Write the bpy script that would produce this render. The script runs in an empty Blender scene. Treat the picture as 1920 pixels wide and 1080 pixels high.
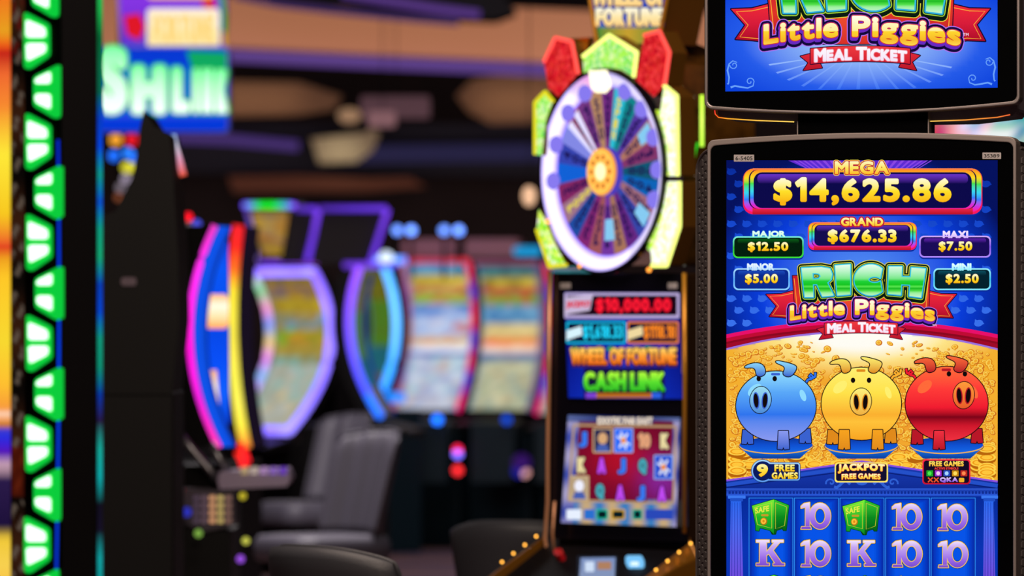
import bpy, bmesh, math, random
import numpy as np
from mathutils import Vector, Matrix
C = bpy.context.scene.collection
sc = bpy.context.scene
random.seed(7)
# ------------------------------------------------------------------ camera, world, lights, exposure
CZ, FPX, HOR = 1.45, 200 / 36 * 1920, 620.0        # camera height, focal length in pixels, horizon row
cd = bpy.data.cameras.new('camera'); cd.lens = 200; cd.sensor_width = 36
cd.shift_y = (HOR - 540) / 1920
cd.clip_end = 200
cd.dof.use_dof = True; cd.dof.focus_distance = 11.8; cd.dof.aperture_fstop = 5.0
cam = bpy.data.objects.new('camera', cd); C.objects.link(cam)
cam.location = (0, 0, CZ); cam.rotation_euler = (math.pi / 2, 0, 0)
sc.camera = cam
sc.view_settings.view_transform = 'Standard'; sc.view_settings.look = 'None'
sc.view_settings.gamma = 1; sc.view_settings.exposure = 0
w = bpy.data.worlds.new('world'); sc.world = w; w.use_nodes = True
w.node_tree.nodes['Background'].inputs[0].default_value = (0.05, 0.045, 0.06, 1)
w.node_tree.nodes['Background'].inputs[1].default_value = 0.12


def area(name, loc, rot, sx, sy, power, col):
    l = bpy.data.lights.new(name, 'AREA'); l.shape = 'RECTANGLE'; l.size = sx; l.size_y = sy
    l.energy = power; l.color = col
    o = bpy.data.objects.new(name, l); C.objects.link(o); o.location = loc; o.rotation_euler = rot
    return o


area('fill_light', (0.3, 8.6, 3.7), (math.radians(38), 0, math.radians(-8)), 2.4, 1.0, 150, (1, .80, .64))  # unseen fill lamps, added to brighten the machines, chairs and hall
area('fill_light', (0.9, 11.7, 3.4), (0, 0, 0), 1.2, .5, 18, (1, .72, .5))
area('fill_light', (-0.3, 13.5, 4.2), (math.radians(25), 0, 0), 3.0, 1.5, 130, (1, .80, .66))
area('fill_light', (-1.3, 24, 4.4), (math.radians(20), 0, 0), 3.0, 3.0, 400, (.95, .86, .88))
area('fill_light', (0.5, 34, 4.4), (math.radians(15), 0, 0), 5.0, 3.0, 220, (.95, .82, .80))
area('fill_light', (-1.0, 52, 3.0), (math.radians(150), 0, 0), 14, 2.0, 70, (.8, .62, .85))  # this and the next: added in mid-air to brighten the far wall and beams
area('fill_light', (-1.0, 55, 2.4), (math.radians(95), 0, 0), 14, 1.0, 45, (1, .7, .6))
area('soffit_fill', (-0.6, 44.2, 3.0), (math.radians(118), 0, 0), 9.0, 0.6, 84, (1, .66, .47))  # unseen lamp added in front of the soffit to brighten its plaster

# ------------------------------------------------------------------ materials
def lin(h):
    if isinstance(h, tuple): return h
    h = h.lstrip('#'); v = [int(h[i:i + 2], 16) / 255 for i in (0, 2, 4)]
    return tuple(c / 12.92 if c <= .04045 else ((c + .055) / 1.055) ** 2.4 for c in v)


_M = {}


def newmat(name):
    m = bpy.data.materials.new(name); m.use_nodes = True
    m.node_tree.nodes.clear(); o = m.node_tree.nodes.new('ShaderNodeOutputMaterial')
    return m, m.node_tree, o


def pbr(name, col, rough=.5, metal=0, bump=0, scale=200, spec=.5, var=0):
    if name in _M: return _M[name]
    m, nt, o = newmat(name); p = nt.nodes.new('ShaderNodeBsdfPrincipled')
    p.inputs['Base Color'].default_value = (*lin(col), 1); p.inputs['Roughness'].default_value = rough
    p.inputs['Metallic'].default_value = metal; p.inputs['Specular IOR Level'].default_value = spec
    if bump or var:
        tc = nt.nodes.new('ShaderNodeTexCoord'); n = nt.nodes.new('ShaderNodeTexNoise'); n.inputs['Scale'].default_value = scale
        nt.links.new(tc.outputs['Object'], n.inputs['Vector'])
        if bump:
            b = nt.nodes.new('ShaderNodeBump'); b.inputs['Strength'].default_value = bump; b.inputs['Distance'].default_value = .004
            nt.links.new(n.outputs['Fac'], b.inputs['Height']); nt.links.new(b.outputs[0], p.inputs['Normal'])
        if var:
            r = nt.nodes.new('ShaderNodeValToRGB'); c = lin(col)
            r.color_ramp.elements[0].position = .35; r.color_ramp.elements[1].position = .65
            r.color_ramp.elements[0].color = (*[x * (1 - var) for x in c], 1); r.color_ramp.elements[1].color = (*[min(1, x * (1 + var)) for x in c], 1)
            nt.links.new(n.outputs['Fac'], r.inputs[0]); nt.links.new(r.outputs[0], p.inputs['Base Color'])
    nt.links.new(p.outputs[0], o.inputs[0]); _M[name] = m
    return m


def glow(stops, strength=1.0):
    """emission; a list of colours is a ramp down the UV v axis (0 top .. 1 bottom)"""
    if isinstance(stops, (str, tuple)) and not isinstance(stops, list): stops = [stops]
    key = ('g', tuple(map(str, stops)), strength)
    if key in _M: return _M[key]
    m, nt, o = newmat('glow'); e = nt.nodes.new('ShaderNodeEmission'); e.inputs[1].default_value = strength
    if len(stops) == 1:
        e.inputs[0].default_value = (*lin(stops[0]), 1)
    else:
        uv = nt.nodes.new('ShaderNodeUVMap'); s = nt.nodes.new('ShaderNodeSeparateXYZ'); r = nt.nodes.new('ShaderNodeValToRGB')
        nt.links.new(uv.outputs[0], s.inputs[0]); nt.links.new(s.outputs[1], r.inputs[0]); nt.links.new(r.outputs[0], e.inputs[0])
        el = r.color_ramp.elements
        pts = []
        for i, st in enumerate(stops):
            if isinstance(st, (list,)): pts.append((st[0], st[1]))
            else: pts.append((i / (len(stops) - 1), st))
        while len(el) < len(pts): el.new(.5)
        for k, (pp, cc) in enumerate(pts): el[k].position = pp; el[k].color = (*lin(cc), 1)
    nt.links.new(e.outputs[0], o.inputs[0]); _M[key] = m
    return m


def picture():
    """a lit screen: emits the picture stored in the mesh"""
    if 'pic' in _M: return _M['pic']
    m, nt, o = newmat('screen_picture'); e = nt.nodes.new('ShaderNodeEmission'); a = nt.nodes.new('ShaderNodeAttribute')
    a.attribute_name = 'Col'; nt.links.new(a.outputs[0], e.inputs[0]); nt.links.new(e.outputs[0], o.inputs[0]); _M['pic'] = m
    return m


def sparkle(name, cols, scale, strength=1.0):
    """glittering lit plastic: cells of several colours"""
    if name in _M: return _M[name]
    m, nt, o = newmat(name); e = nt.nodes.new('ShaderNodeEmission'); e.inputs[1].default_value = strength
    tc = nt.nodes.new('ShaderNodeTexCoord'); v = nt.nodes.new('ShaderNodeTexVoronoi'); v.inputs['Scale'].default_value = scale
    s = nt.nodes.new('ShaderNodeSeparateColor'); r = nt.nodes.new('ShaderNodeValToRGB'); el = r.color_ramp.elements
    nt.links.new(tc.outputs['Object'], v.inputs['Vector']); nt.links.new(v.outputs['Color'], s.inputs[0]); nt.links.new(s.outputs[0], r.inputs[0])
    nt.links.new(r.outputs[0], e.inputs[0])
    while len(el) < len(cols): el.new(.5)
    for k, c in enumerate(cols): el[k].position = k / (len(cols) - 1); el[k].color = (*lin(c), 1)
    nt.links.new(e.outputs[0], o.inputs[0]); _M[name] = m
    return m


BLACK = pbr('black_plastic', '#060507', .4, spec=.3)
GLASS = pbr('black_glass', '#040405', .12, spec=.35)
SILVER = pbr('silver_trim', '#8a8080', .38, .75)
TAUPE = pbr('taupe_plastic', '#857a78', .5, .25)
GRILLE = pbr('grille_plastic', '#5a5354', .5, .3)
DARK = pbr('dark_cabinet', '#040304', .55, spec=.2)
TEAL = pbr('teal_cabinet', '#051820', .5, spec=.25)
GOLD = pbr('gold_chrome', '#d9962f', .3, .55)
COPPER = pbr('copper_trim', '#a8683c', .35, .9)
LEATHER = pbr('charcoal_leather', '#3a3b42', .5, bump=.2, scale=300)
LEATHERG = pbr('grey_leather', '#4e4b56', .5, bump=.2, scale=300)
STEEL = pbr('brushed_steel', '#9a9aa0', .35, .9)

# ------------------------------------------------------------------ mesh building
def tag(o, label=None, cat=None, group=None, kind=None):
    if label: o['label'] = label
    if cat: o['category'] = cat
    if group: o['group'] = group
    if kind: o['kind'] = kind
    return o


def thing(name, label, cat, loc=(0, 0, 0), rz=0, group=None):
    o = bpy.data.objects.new(name, None); C.objects.link(o); o.empty_display_size = .1
    o.matrix_world = Matrix.Translation(loc) @ Matrix.Rotation(rz, 4, 'Z')
    o.location = loc; o.rotation_euler = (0, 0, rz)
    return tag(o, label, cat, group)


def rootmat(p):
    if p is None: return Matrix.Identity(4)
    while p.parent: p = p.parent
    return Matrix.Translation(p.location) @ Matrix.Rotation(p.rotation_euler[2], 4, 'Z')


class MB:
    """collects shapes (world coordinates) for one mesh"""
    def __init__(self): self.v = []; self.f = []; self.mi = []; self.uv = []; self.col = []; self.mats = []

    def mat(self, m):
        if m not in self.mats: self.mats.append(m)
        return self.mats.index(m)

    def add(self, V, F, m, uv=None, col=None):
        b = len(self.v); k = self.mat(m)
        self.v.extend([tuple(map(float, p)) for p in V])
        self.uv.extend(uv if uv is not None else [(0, 0)] * len(V))
        self.col.extend(col if col is not None else [(0, 0, 0)] * len(V))
        for f in F: self.f.append([b + i for i in f]); self.mi.append(k)
        return self

    def build(self, name, parent=None, smooth=False, bevel=0, subsurf=0, solid=0, label=None):
        inv = rootmat(parent).inverted()
        me = bpy.data.meshes.new(name)
        me.from_pydata([tuple(inv @ Vector(p)) for p in self.v], [], self.f)
        for m in self.mats: me.materials.append(m)
        me.polygons.foreach_set('material_index', self.mi)
        if any(u != (0, 0) for u in self.uv):
            ul = me.uv_layers.new(name='UVMap')
            li = np.empty(len(me.loops), dtype=np.int32); me.loops.foreach_get('vertex_index', li)
            ul.data.foreach_set('uv', np.array(self.uv, dtype=np.float32)[li].ravel())
        if any(c != (0, 0, 0) for c in self.col):
            ca = me.color_attributes.new('Col', 'FLOAT_COLOR', 'POINT')
            cc = np.ones((len(self.v), 4), dtype=np.float32); cc[:, :3] = np.array(self.col)
            ca.data.foreach_set('color', cc.ravel())
        if smooth: me.polygons.foreach_set('use_smooth', [True] * len(me.polygons))
        o = bpy.data.objects.new(name, me); C.objects.link(o)
        if parent: o.parent = parent
        if solid: md = o.modifiers.new('s', 'SOLIDIFY'); md.thickness = solid; md.offset = 0
        if bevel: md = o.modifiers.new('b', 'BEVEL'); md.width = bevel; md.segments = 2; md.limit_method = 'ANGLE'
        if subsurf: md = o.modifiers.new('u', 'SUBSURF'); md.levels = subsurf; md.render_levels = subsurf
        if label: o['label'] = label
        return o


def box_vf(x0, x1, y0, y1, z0, z1):
    V = [(x, y, z) for z in (z0, z1) for y in (y0, y1) for x in (x0, x1)]
    return V, [(0, 2, 3, 1), (4, 5, 7, 6), (0, 1, 5, 4), (2, 6, 7, 3), (0, 4, 6, 2), (1, 3, 7, 5)]


def tube_vf(pts, r, seg=8, closed=False):
    pts = [Vector(p) for p in pts]; V = []; F = []; n = len(pts)
    rr = r if isinstance(r, list) else [r] * n
    ref = Vector((0, 0, 1))
    for i, p in enumerate(pts):
        a = pts[(i - 1) % n] if closed or i > 0 else p; b = pts[(i + 1) % n] if closed or i < n - 1 else p
        d = (b - a).normalized()
        u = d.cross(ref if abs(d.dot(ref)) < .95 else Vector((1, 0, 0))).normalized(); w_ = d.cross(u).normalized()
        for k in range(seg):
            t = 2 * math.pi * k / seg
            V.append(p + rr[i] * (math.cos(t) * u + math.sin(t) * w_))
    for i in range(n if closed else n - 1):
        j = (i + 1) % n
        for k in range(seg):
            k2 = (k + 1) % seg
            F.append((i * seg + k, i * seg + k2, j * seg + k2, j * seg + k))
    if not closed:
        F.append(tuple(range(seg))[::-1]); F.append(tuple((n - 1) * seg + k for k in range(seg)))
    return V, F


class Frame:
    """a machine's own axes: a to its right as one faces it, b up, c out of its face; psi turns its face to the left"""
    def __init__(self, px, py, d, psi, lean=0):
        self.O = Vector(((px - 960) * d / FPX, d, CZ + (HOR - py) * d / FPX)); self.set(psi, lean)

    def set(self, psi, lean=0):
        p = math.radians(psi); l = math.radians(lean)
        self.psi = psi
        self.t = Vector((math.cos(p), -math.sin(p), 0)); n = Vector((-math.sin(p), -math.cos(p), 0))
        self.u = Vector((0, 0, 1)) * math.cos(l) + n * math.sin(l)
        self.n = n * math.cos(l) - Vector((0, 0, 1)) * math.sin(l)

    def at(self, O, psi=None, lean=0):
        f = Frame.__new__(Frame); f.O = Vector(O); f.set(self.psi if psi is None else psi, lean); return f

    def w(self, a, b, c=0): return self.O + float(a) * self.t + float(b) * self.u + float(c) * self.n

    def px(self, x, y, c=0):
        """the point of this plane (moved out by c) seen along the sight line through picture point x, y"""
        r = Vector(((x - 960) / FPX, 1, (HOR - y) / FPX)); cam0 = Vector((0, 0, CZ))
        O = self.O + c * self.n
        s = (O - cam0).dot(self.n) / r.dot(self.n)
        return cam0 + s * r

    def loc(self, P):
        q = Vector(P) - self.O
        return q.dot(self.t), q.dot(self.u), q.dot(self.n)

    def ab(self, x, y): a, b, _ = self.loc(self.px(x, y)); return a, b

    @property
    def rz(self): return -math.radians(self.psi)

    def box(self, mb, m, a0, a1, b0, b1, c0, c1):
        V, F = box_vf(a0, a1, c0, c1, b0, b1)
        mb.add([self.w(x, z, y) for x, y, z in V], [f[::-1] for f in F], m); return mb

    def prism(self, mb, m, outline, c0, c1, mside=None):
        """outline [(a, b)] extruded from c0 (back) to c1 (front)"""
        n = len(outline)
        V = [self.w(a, b, c1) for a, b in outline] + [self.w(a, b, c0) for a, b in outline]
        mb.add(V, [tuple(range(n)), tuple(range(2 * n - 1, n - 1, -1))], m)
        mb.add(V, [(i, n + i, n + (i + 1) % n, (i + 1) % n) for i in range(n)], mside or m); return mb

    def pprism(self, mb, m, outline_px, c0, c1, mside=None):
        return self.prism(mb, m, [self.ab(x, y) for x, y in outline_px], c0, c1, mside)

    def ring(self, mb, m, outer, inner, c0, c1):
        """a frame between two outlines (same count), from c0 back to c1 front"""
        n = len(outer)
        V = [self.w(a, b, c1) for a, b in outer] + [self.w(a, b, c1) for a, b in inner] + [self.w(a, b, c0) for a, b in outer] + [self.w(a, b, c0) for a, b in inner]
        F = []
        for i in range(n):
            j = (i + 1) % n
            F += [(i, j, n + j, n + i), (2 * n + i, 3 * n + i, 3 * n + j, 2 * n + j), (i, 2 * n + i, 2 * n + j, j), (n + i, n + j, 3 * n + j, 3 * n + i)]
        mb.add(V, F, m); return mb


# ------------------------------------------------------------------ flat shapes (x right, y down), as (V, F)
def poly(pts): return np.array(pts, float), [tuple(range(len(pts)))]


def rrect_pts(x0, y0, x1, y1, r, n=6):
    r = min(r, (x1 - x0) / 2, (y1 - y0) / 2); P = []
    for cx, cy, a in ((x1 - r, y0 + r, -90), (x1 - r, y1 - r, 0), (x0 + r, y1 - r, 90), (x0 + r, y0 + r, 180)):
        for k in range(n + 1):
            t = math.radians(a + 90 * k / n); P.append((cx + r * math.cos(t), cy + r * math.sin(t)))
    return P


def rrect(x0, y0, x1, y1, r, n=6): return poly(rrect_pts(x0, y0, x1, y1, r, n))


def ell(cx, cy, rx, ry, n=32, rot=0, a0=0, a1=360):
    c, s = math.cos(math.radians(rot)), math.sin(math.radians(rot)); P = []
    for k in range(n + (0 if a1 - a0 >= 360 else 1)):
        t = math.radians(a0 + (a1 - a0) * k / n); x, y = rx * math.cos(t), ry * math.sin(t)
        P.append((cx + c * x - s * y, cy + s * x + c * y))
    return poly(P)


def stroke(pts, wd):
    """a line of width wd (or list) through pts"""
    n = len(pts); L = []; R = []
    for i in range(n):
        a = np.array(pts[max(i - 1, 0)], float); b = np.array(pts[min(i + 1, n - 1)], float); d = b - a; d /= (np.hypot(*d) or 1)
        h = (wd[i] if isinstance(wd, list) else wd) / 2; p = np.array(pts[i], float); q = np.array((-d[1], d[0])) * h
        L.append(p + q); R.append(p - q)
    return np.array(L + R), [(i, i + 1, n + i + 1, n + i) for i in range(n - 1)]


_R = {}          # swollen shapes remember the thin shape they came from: id -> (swollen points, thin shape, radius)


def thin(S): return _R.get(id(S[0]), (None, S, 0))[1:]


def fatten(base, r):
    """the shape with every edge widened by r and every corner rounded"""
    V, F = base; use = {}
    for f in F:
        for a, b in zip(f, f[1:] + f[:1]): use.setdefault((min(a, b), max(a, b)), []).append((a, b))
    E = [e[0] for e in use.values() if len(e) == 1]
    dirs = {}; VV = [V]; FF = list(F); n = len(V)
    for a, b in E:
        d = V[b] - V[a]; L = np.hypot(*d)
        if L < 1e-9: continue
        d = d / L; q = np.array((-d[1], d[0])) * r
        VV.append(np.array((V[a] + q, V[b] + q, V[b] - q, V[a] - q))); FF.append((n, n + 1, n + 2, n + 3)); n += 4
        dirs.setdefault(a, []).append(d); dirs.setdefault(b, []).append(d)
    k = 14 if r > 2.5 else 10
    circ = np.array([(r * math.cos(2 * math.pi * i / k), r * math.sin(2 * math.pi * i / k)) for i in range(k)])
    for p, ds in dirs.items():
        if len(ds) == 2 and abs(ds[0] @ ds[1]) > .9995: continue
        VV.append(V[p] + circ); FF.append(tuple(range(n, n + k))); n += k
    out = (np.vstack(VV), FF); _R[id(out[0])] = (out[0], base, r); return out


def _join(S):
    V = []; F = []; b = 0
    for v, f in S:
        V.append(v); F += [tuple(b + i for i in q) for q in f]; b += len(v)
    return np.vstack(V), F


def join(*S):
    T = [thin(q) for q in S]; rs = {round(r, 4) for _, r in T}
    if len(rs) == 1 and T[0][1] > 0: return fatten(_join([b for b, _ in T]), T[0][1])
    return _join(S)


def shift(S, dx, dy):
    b, r = thin(S)
    return fatten((b[0] + np.array((dx, dy)), b[1]), r) if r else (S[0] + np.array((dx, dy)), S[1])


def warp(S, fn):
    b, r = thin(S); q = (np.array([fn(x, y) for x, y in b[0]]), b[1])
    return fatten(q, r) if r else q


def aff(S, s, cx, cy, nx, ny): return (S[0] - (cx, cy)) * s + (nx, ny), S[1]


def fat(S, r, n=10, ry=None):
    """the shape swollen by r all round"""
    b, r0 = thin(S)
    return fatten(b, r0 + r) if r0 + r > 0 else S


def drop(S, dx, dy, n=5): return join(*[shift(S, dx * k / n, dy * k / n) for k in range(n + 1)])


_G = {}


def glyph(ch):
    if ch in _G: return _G[ch]
    if ch == '1':
        _G[ch] = poly([(.0, -.80), (.22, -1), (.34, -1), (.34, 0), (.21, 0), (.21, -.80), (.06, -.67)]); return _G[ch]
    cu = bpy.data.curves.new('g', 'FONT'); cu.body = ch; cu.resolution_u = 4
    ob = bpy.data.objects.new('g', cu); C.objects.link(ob)
    dg = bpy.context.evaluated_depsgraph_get(); me = ob.evaluated_get(dg).to_mesh()
    V = np.array([(v.co.x, -v.co.y) for v in me.vertices], float).reshape(-1, 2) / .729
    F = [tuple(p.vertices) for p in me.polygons]
    ob.evaluated_get(dg).to_mesh_clear()
    bpy.data.objects.remove(ob); bpy.data.curves.remove(cu)
    _G[ch] = (V, F); return _G[ch]


def serif_ring(cx, cy, ro, ri, ex=.82):
    n = 28; V = []
    for k in range(n):
        t = 2 * math.pi * k / n; V.append((cx + ro * ex * math.cos(t), cy + ro * math.sin(t)))
    for k in range(n):
        t = 2 * math.pi * k / n; V.append((cx + ri * ex * .92 * math.cos(t), cy + ri * 1.12 * math.sin(t)))
    return np.array(V), [(k, (k + 1) % n, n + (k + 1) % n, n + k) for k in range(n)]


def text(s, x0, y0, x1, y1, r=0, sp=.08, small=None, ry=None, tall=None):
    """letters set to fill the box exactly; r swells their strokes; small: lower-case letters become small capitals of that size;
    tall: letters whose box decides the height (so that $ and , may stick out)"""
    out = []; x = 0; sp = sp + 2 * r / max(1e-9, abs(y1 - y0))
    for ch in s:
        k = 1
        if ch == ' ': x += .35; continue
        if small and ch.islower(): ch = ch.upper(); k = small
        V, F = glyph(ch); V = V * k; mn, mx = V[:, 0].min(), V[:, 0].max()
        out.append((ch, V - (mn - x, 0), F)); x += mx - mn + sp
    allv = np.vstack([v for _, v, _ in out]); hv = np.vstack([v for c, v, _ in out if not tall or c in tall])
    ax0, ax1 = allv[:, 0].min(), allv[:, 0].max(); ay0, ay1 = hv[:, 1].min(), hv[:, 1].max()
    ry = r if ry is None else ry
    sx = (x1 - x0 - 2 * r) / (ax1 - ax0); sy = (y1 - y0 - 2 * ry) / (ay1 - ay0)
    S = join(*[((v - (ax0, ay0)) * (sx, sy) + (x0 + r, y0 + ry), f) for _, v, f in out])
    return fat(S, r, 10, ry)


class Art:
    step = .00025

    """part of a lit picture lying on a frame's plane: flat layers, each a hair in front of the last, made into one mesh"""
    def __init__(self, fr, c0=.001): self.fr = fr; self.c0 = c0; self.mb = MB(); self.k = 0; self.xf = None

    def add(self, S, cols, strength=1.0, mat=None, yr=None):
        V, F = S
        if self.xf is not None: V = np.array([self.xf(x, y) for x, y in V])
        self.k += 1; c = self.c0 + self.k * self.step
        y0, y1 = yr or (V[:, 1].min(), V[:, 1].max())
        uv = [(0.001, (y - y0) / max(y1 - y0, 1e-6)) for _, y in V]
        self.mb.add([self.fr.px(x, y, c) for x, y in V], [f[::-1] for f in F], mat or glow(cols, strength), uv); return self

    def build(self, name, parent, label=None): return self.mb.build(name, parent, label=label)


def picture_grid(fr, c, x0, y0, x1, y1, nx, ny, fn, corners=None):
    """a screen face whose picture is fn(x, y) -> linear rgb; corners: TL TR BR BL in picture points"""
    mb = MB(); V = []; col = []
    for j in range(ny + 1):
        for i in range(nx + 1):
            u, v = i / nx, j / ny
            if corners:
                tl, tr, br, bl = [np.array(q, float) for q in corners]
                p = (tl * (1 - u) + tr * u) * (1 - v) + (bl * (1 - u) + br * u) * v
            else: p = (x0 + (x1 - x0) * u, y0 + (y1 - y0) * v)
            V.append(fr.px(p[0], p[1], c)); col.append(tuple(max(1e-5, float(q)) for q in fn(p[0], p[1])))
    F = [(j * (nx + 1) + i, (j + 1) * (nx + 1) + i, (j + 1) * (nx + 1) + i + 1, j * (nx + 1) + i + 1) for j in range(ny) for i in range(nx)]
    mb.add(V, F, picture(), col=col); return mb


def mix(a, b, t):
    t = min(1, max(0, t)); return tuple(x + (y - x) * t for x, y in zip(a, b))


# ------------------------------------------------------------------ the room
def struct(mb, name, **k): return tag(mb.build(name, **k), kind='structure')


def carpet():
    m, nt, o = newmat('carpet'); p = nt.nodes.new('ShaderNodeBsdfPrincipled'); p.inputs['Roughness'].default_value = .95
    tc = nt.nodes.new('ShaderNodeTexCoord'); v = nt.nodes.new('ShaderNodeTexVoronoi'); v.inputs['Scale'].default_value = 1.6
    r = nt.nodes.new('ShaderNodeValToRGB'); el = r.color_ramp.elements
    el[0].color = (.035, .018, .05, 1); el[1].color = (.09, .04, .035, 1); el[0].position = .3; el[1].position = .6
    nt.links.new(tc.outputs['Object'], v.inputs[0]); nt.links.new(v.outputs[0], r.inputs[0]); nt.links.new(r.outputs[0], p.inputs['Base Color'])
    nt.links.new(p.outputs[0], o.inputs[0]); return m


X0, X1, Y0, Y1, ZC = -9, 9, -2, 62, 5.0
struct(MB().add(*box_vf(X0, X1, Y0, Y1, -.1, 0), carpet()), 'floor')
struct(MB().add(*box_vf(X0, X1, Y0, Y1, ZC, ZC + .1), pbr('ceiling_paint', '#3a333c', .9)), 'ceiling')
WALL = pbr('wall_paint', '#3b2f30', .8, var=.15, scale=1.5)
struct(MB().add(*box_vf(X0 - .1, X0, Y0, Y1, 0, ZC), WALL), 'wall_left')
struct(MB().add(*box_vf(X1, X1 + .1, Y0, Y1, 0, ZC), WALL), 'wall_right')
struct(MB().add(*box_vf(X0, X1, Y1, Y1 + .1, 0, ZC), WALL), 'wall_back')
struct(MB().add(*box_vf(X0, X1, Y0 - .1, Y0, 0, ZC), WALL), 'wall_front')


def X(px, d): return (px - 960) * d / FPX


def Z(py, d): return CZ + (HOR - py) * d / FPX


PLASTER = pbr('warm_plaster', '#c99a80', .85)
# warm soffit across the hall, with violet cove lines on its edges
d = 46.
mb = MB(); a, b = X(380, d), X(1100, d)
V = [(-9, d, Z(88, d)), (a, d, Z(98, d)), (b, d, Z(128, d)), (9, d, Z(150, d)), (9, d, Z(40, d)), (b, d, Z(20, d)), (a, d, Z(-10, d)), (-9, d, Z(-30, d))]
V += [(x, y + .8, z) for x, y, z in V]
mb.add(V, [(0, 1, 6, 7), (1, 2, 5, 6), (2, 3, 4, 5), (8, 15, 14, 9), (9, 14, 13, 10), (10, 13, 12, 11), (0, 8, 9, 1), (1, 9, 10, 2), (2, 10, 11, 3), (7, 6, 14, 15), (6, 5, 13, 14), (5, 4, 12, 13)], PLASTER)
struct(mb, 'trim_1')
def cove(pts, r, col, s, n):
    mb = MB(); mb.add(*tube_vf(pts, r, 8), glow(col, s)); return struct(mb, n)


cove([(X(400, d), d - .05, Z(103, d)), (X(700, d), d - .05, Z(118, d)), (X(1120, d), d - .05, Z(136, d))], .05, '#6a4a9a', .75, 'trim_2')
# dark curved bulkhead hanging nearer, lined with violet
d = 40.
F0 = Frame(960, 620, d, 0)
mb = MB(); F0.pprism(mb, pbr('bulkhead_paint', '#151019', .8), [(430, -160), (500, -6), (640, 6), (760, 20), (860, 33), (930, 36), (968, 22), (946, -4), (930, -160)][::-1], -.6, 0)
struct(mb, 'trim_3')
cove([F0.px(x, y, .08) for x, y in ((640, -12), (740, 4), (820, 17), (900, 27))], .03, '#5a3a86', .9, 'trim_4')
cove([F0.px(x, y, .08) for x, y in ((440, -8), (520, 8), (640, 22), (760, 34), (860, 42))], .025, '#4a3468', .7, 'trim_5')
# the darker hall behind: lit ceiling coves and beams
d = 58.
F1 = Frame(960, 620, d, 0)
def panel(n, pts, m, dd=0):
    mb = MB(); F1.pprism(mb, m, pts[::-1], -.3 + dd, dd); return struct(mb, n)


def washer(px, py, wpx, power, col, dy=-.55, tilt=128):
    area('wall_washer', (X(px, 58), 58 + dy, Z(py, 58)), (math.radians(tilt), 0, 0), wpx * 58 / FPX, .12, power, col)


BROWNP = pbr('brown_plaster', '#9a7658', .85)
panel('trim_6', [(330, 150), (560, 155), (640, 180), (625, 205), (560, 215), (330, 220)], BROWNP)
panel('trim_7', [(856, 180), (885, 150), (930, 140), (1080, 140), (1080, 228), (920, 232), (880, 210)], BROWNP)
washer(450, 188, 220, .55, (1, .74, .52), -.22, 90); washer(985, 190, 180, .55, (1, .74, .52), -.22, 90)
mb = MB(); F1.pprism(mb, pbr('navy_beam', '#1c1e2e', .8), [(300, 228), (1100, 232), (1100, 330), (300, 322)][::-1], -.6, -.2); struct(mb, 'trim_8')
cove([F1.px(x, y, .1) for x, y in ((330, 258), (430, 262), (560, 274))], .05, '#4b3476', .9, 'trim_9')
cove([F1.px(x, y, .1) for x, y in ((640, 290), (800, 288), (1040, 286))], .09, '#2e2a4c', .7, 'trim_10')
panel('trim_11', [(585, 262), (640, 256), (690, 250), (702, 236), (712, 252), (700, 285), (670, 305), (600, 308)], pbr('cream_plaster', '#b4a688', .85), .3)
washer(640, 286, 70, .35, (1, .9, .7), -.5, 90)
panel('trim_12', [(430, 332), (560, 330), (690, 336), (770, 334), (800, 352), (690, 360), (440, 362)], pbr('brown_fascia', '#7a4a34', .8), .25)


def hung_box(n, label, cat, x0, y0, x1, y1, d, m):
    r = thing(n, label, cat, (X((x0 + x1) / 2, d), d + .1, Z(y1, d)))
    f = Frame(960, 620, d, 0)
    mb = MB(); f.pprism(mb, m, rrect_pts(x0, y0, x1, y1, 6)[::-1], -.35, 0); mb.build('housing', r)
    mb = MB(); mb.add(*tube_vf([(X((x0 + x1) / 2, d), d + .17, Z(y0 + 2, d)), (X((x0 + x1) / 2, d), d + .17, ZC)], .004, 6), BLACK); mb.build('hanging_rod', r)
    return r


PINK = pbr('pale_housing', '#a8788a', .6)
hung_box('projector', 'wide pinkish box hanging below the dark far ceiling', 'projector', 676, 180, 806, 222, 42, PINK)
hung_box('loudspeaker', 'smaller pale pink box hanging beneath the wide pinkish one', 'speaker', 690, 208, 742, 238, 40, pbr('pale_pink_housing', '#d09aa4', .6))
for nm, lab, px, py, col, d in (('downlight', 'dim round ceiling lamp left of the hanging pink boxes', 655, 216, '#b08868', 50.), ('wall_lamp', 'glowing cream lamp beside the left edge of the big wheel', 992, 366, '#ffc9a0', 30.)):
    r = thing(nm, lab, 'lamp', (X(px, d), d, Z(py + 14, d)))
    s = (1.0 if nm == 'wall_lamp' else .75)
    V = []; F = []; R = .036 if nm == 'wall_lamp' else .1
    prof = [(0, -1.6), (.6, -1.35), (.95, -.6), (1, 0), (.9, .7), (.5, 1.2), (0, 1.35)]
    if nm == 'downlight': prof = [(p, q * .45) for p, q in prof]
    for q, zz in prof:
        for k in range(14): V.append((X(px, d) + R * q * math.cos(k * math.tau / 14), d + R * q * math.sin(k * math.tau / 14), Z(py, d) + R * zz))
    for i in range(len(prof) - 1):
        for k in range(14): F.append((i * 14 + k, i * 14 + (k + 1) % 14, (i + 1) * 14 + (k + 1) % 14, (i + 1) * 14 + k))
    MB().add(V, F, glow(col, s)).build('shade', r, smooth=True)
    MB().add(*tube_vf([(X(px, d), d, Z(py, d) + R * (1.2 if nm == 'wall_lamp' else .5)), (X(px, d), d, ZC)], .003, 6), BLACK).build('stem', r)

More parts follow.
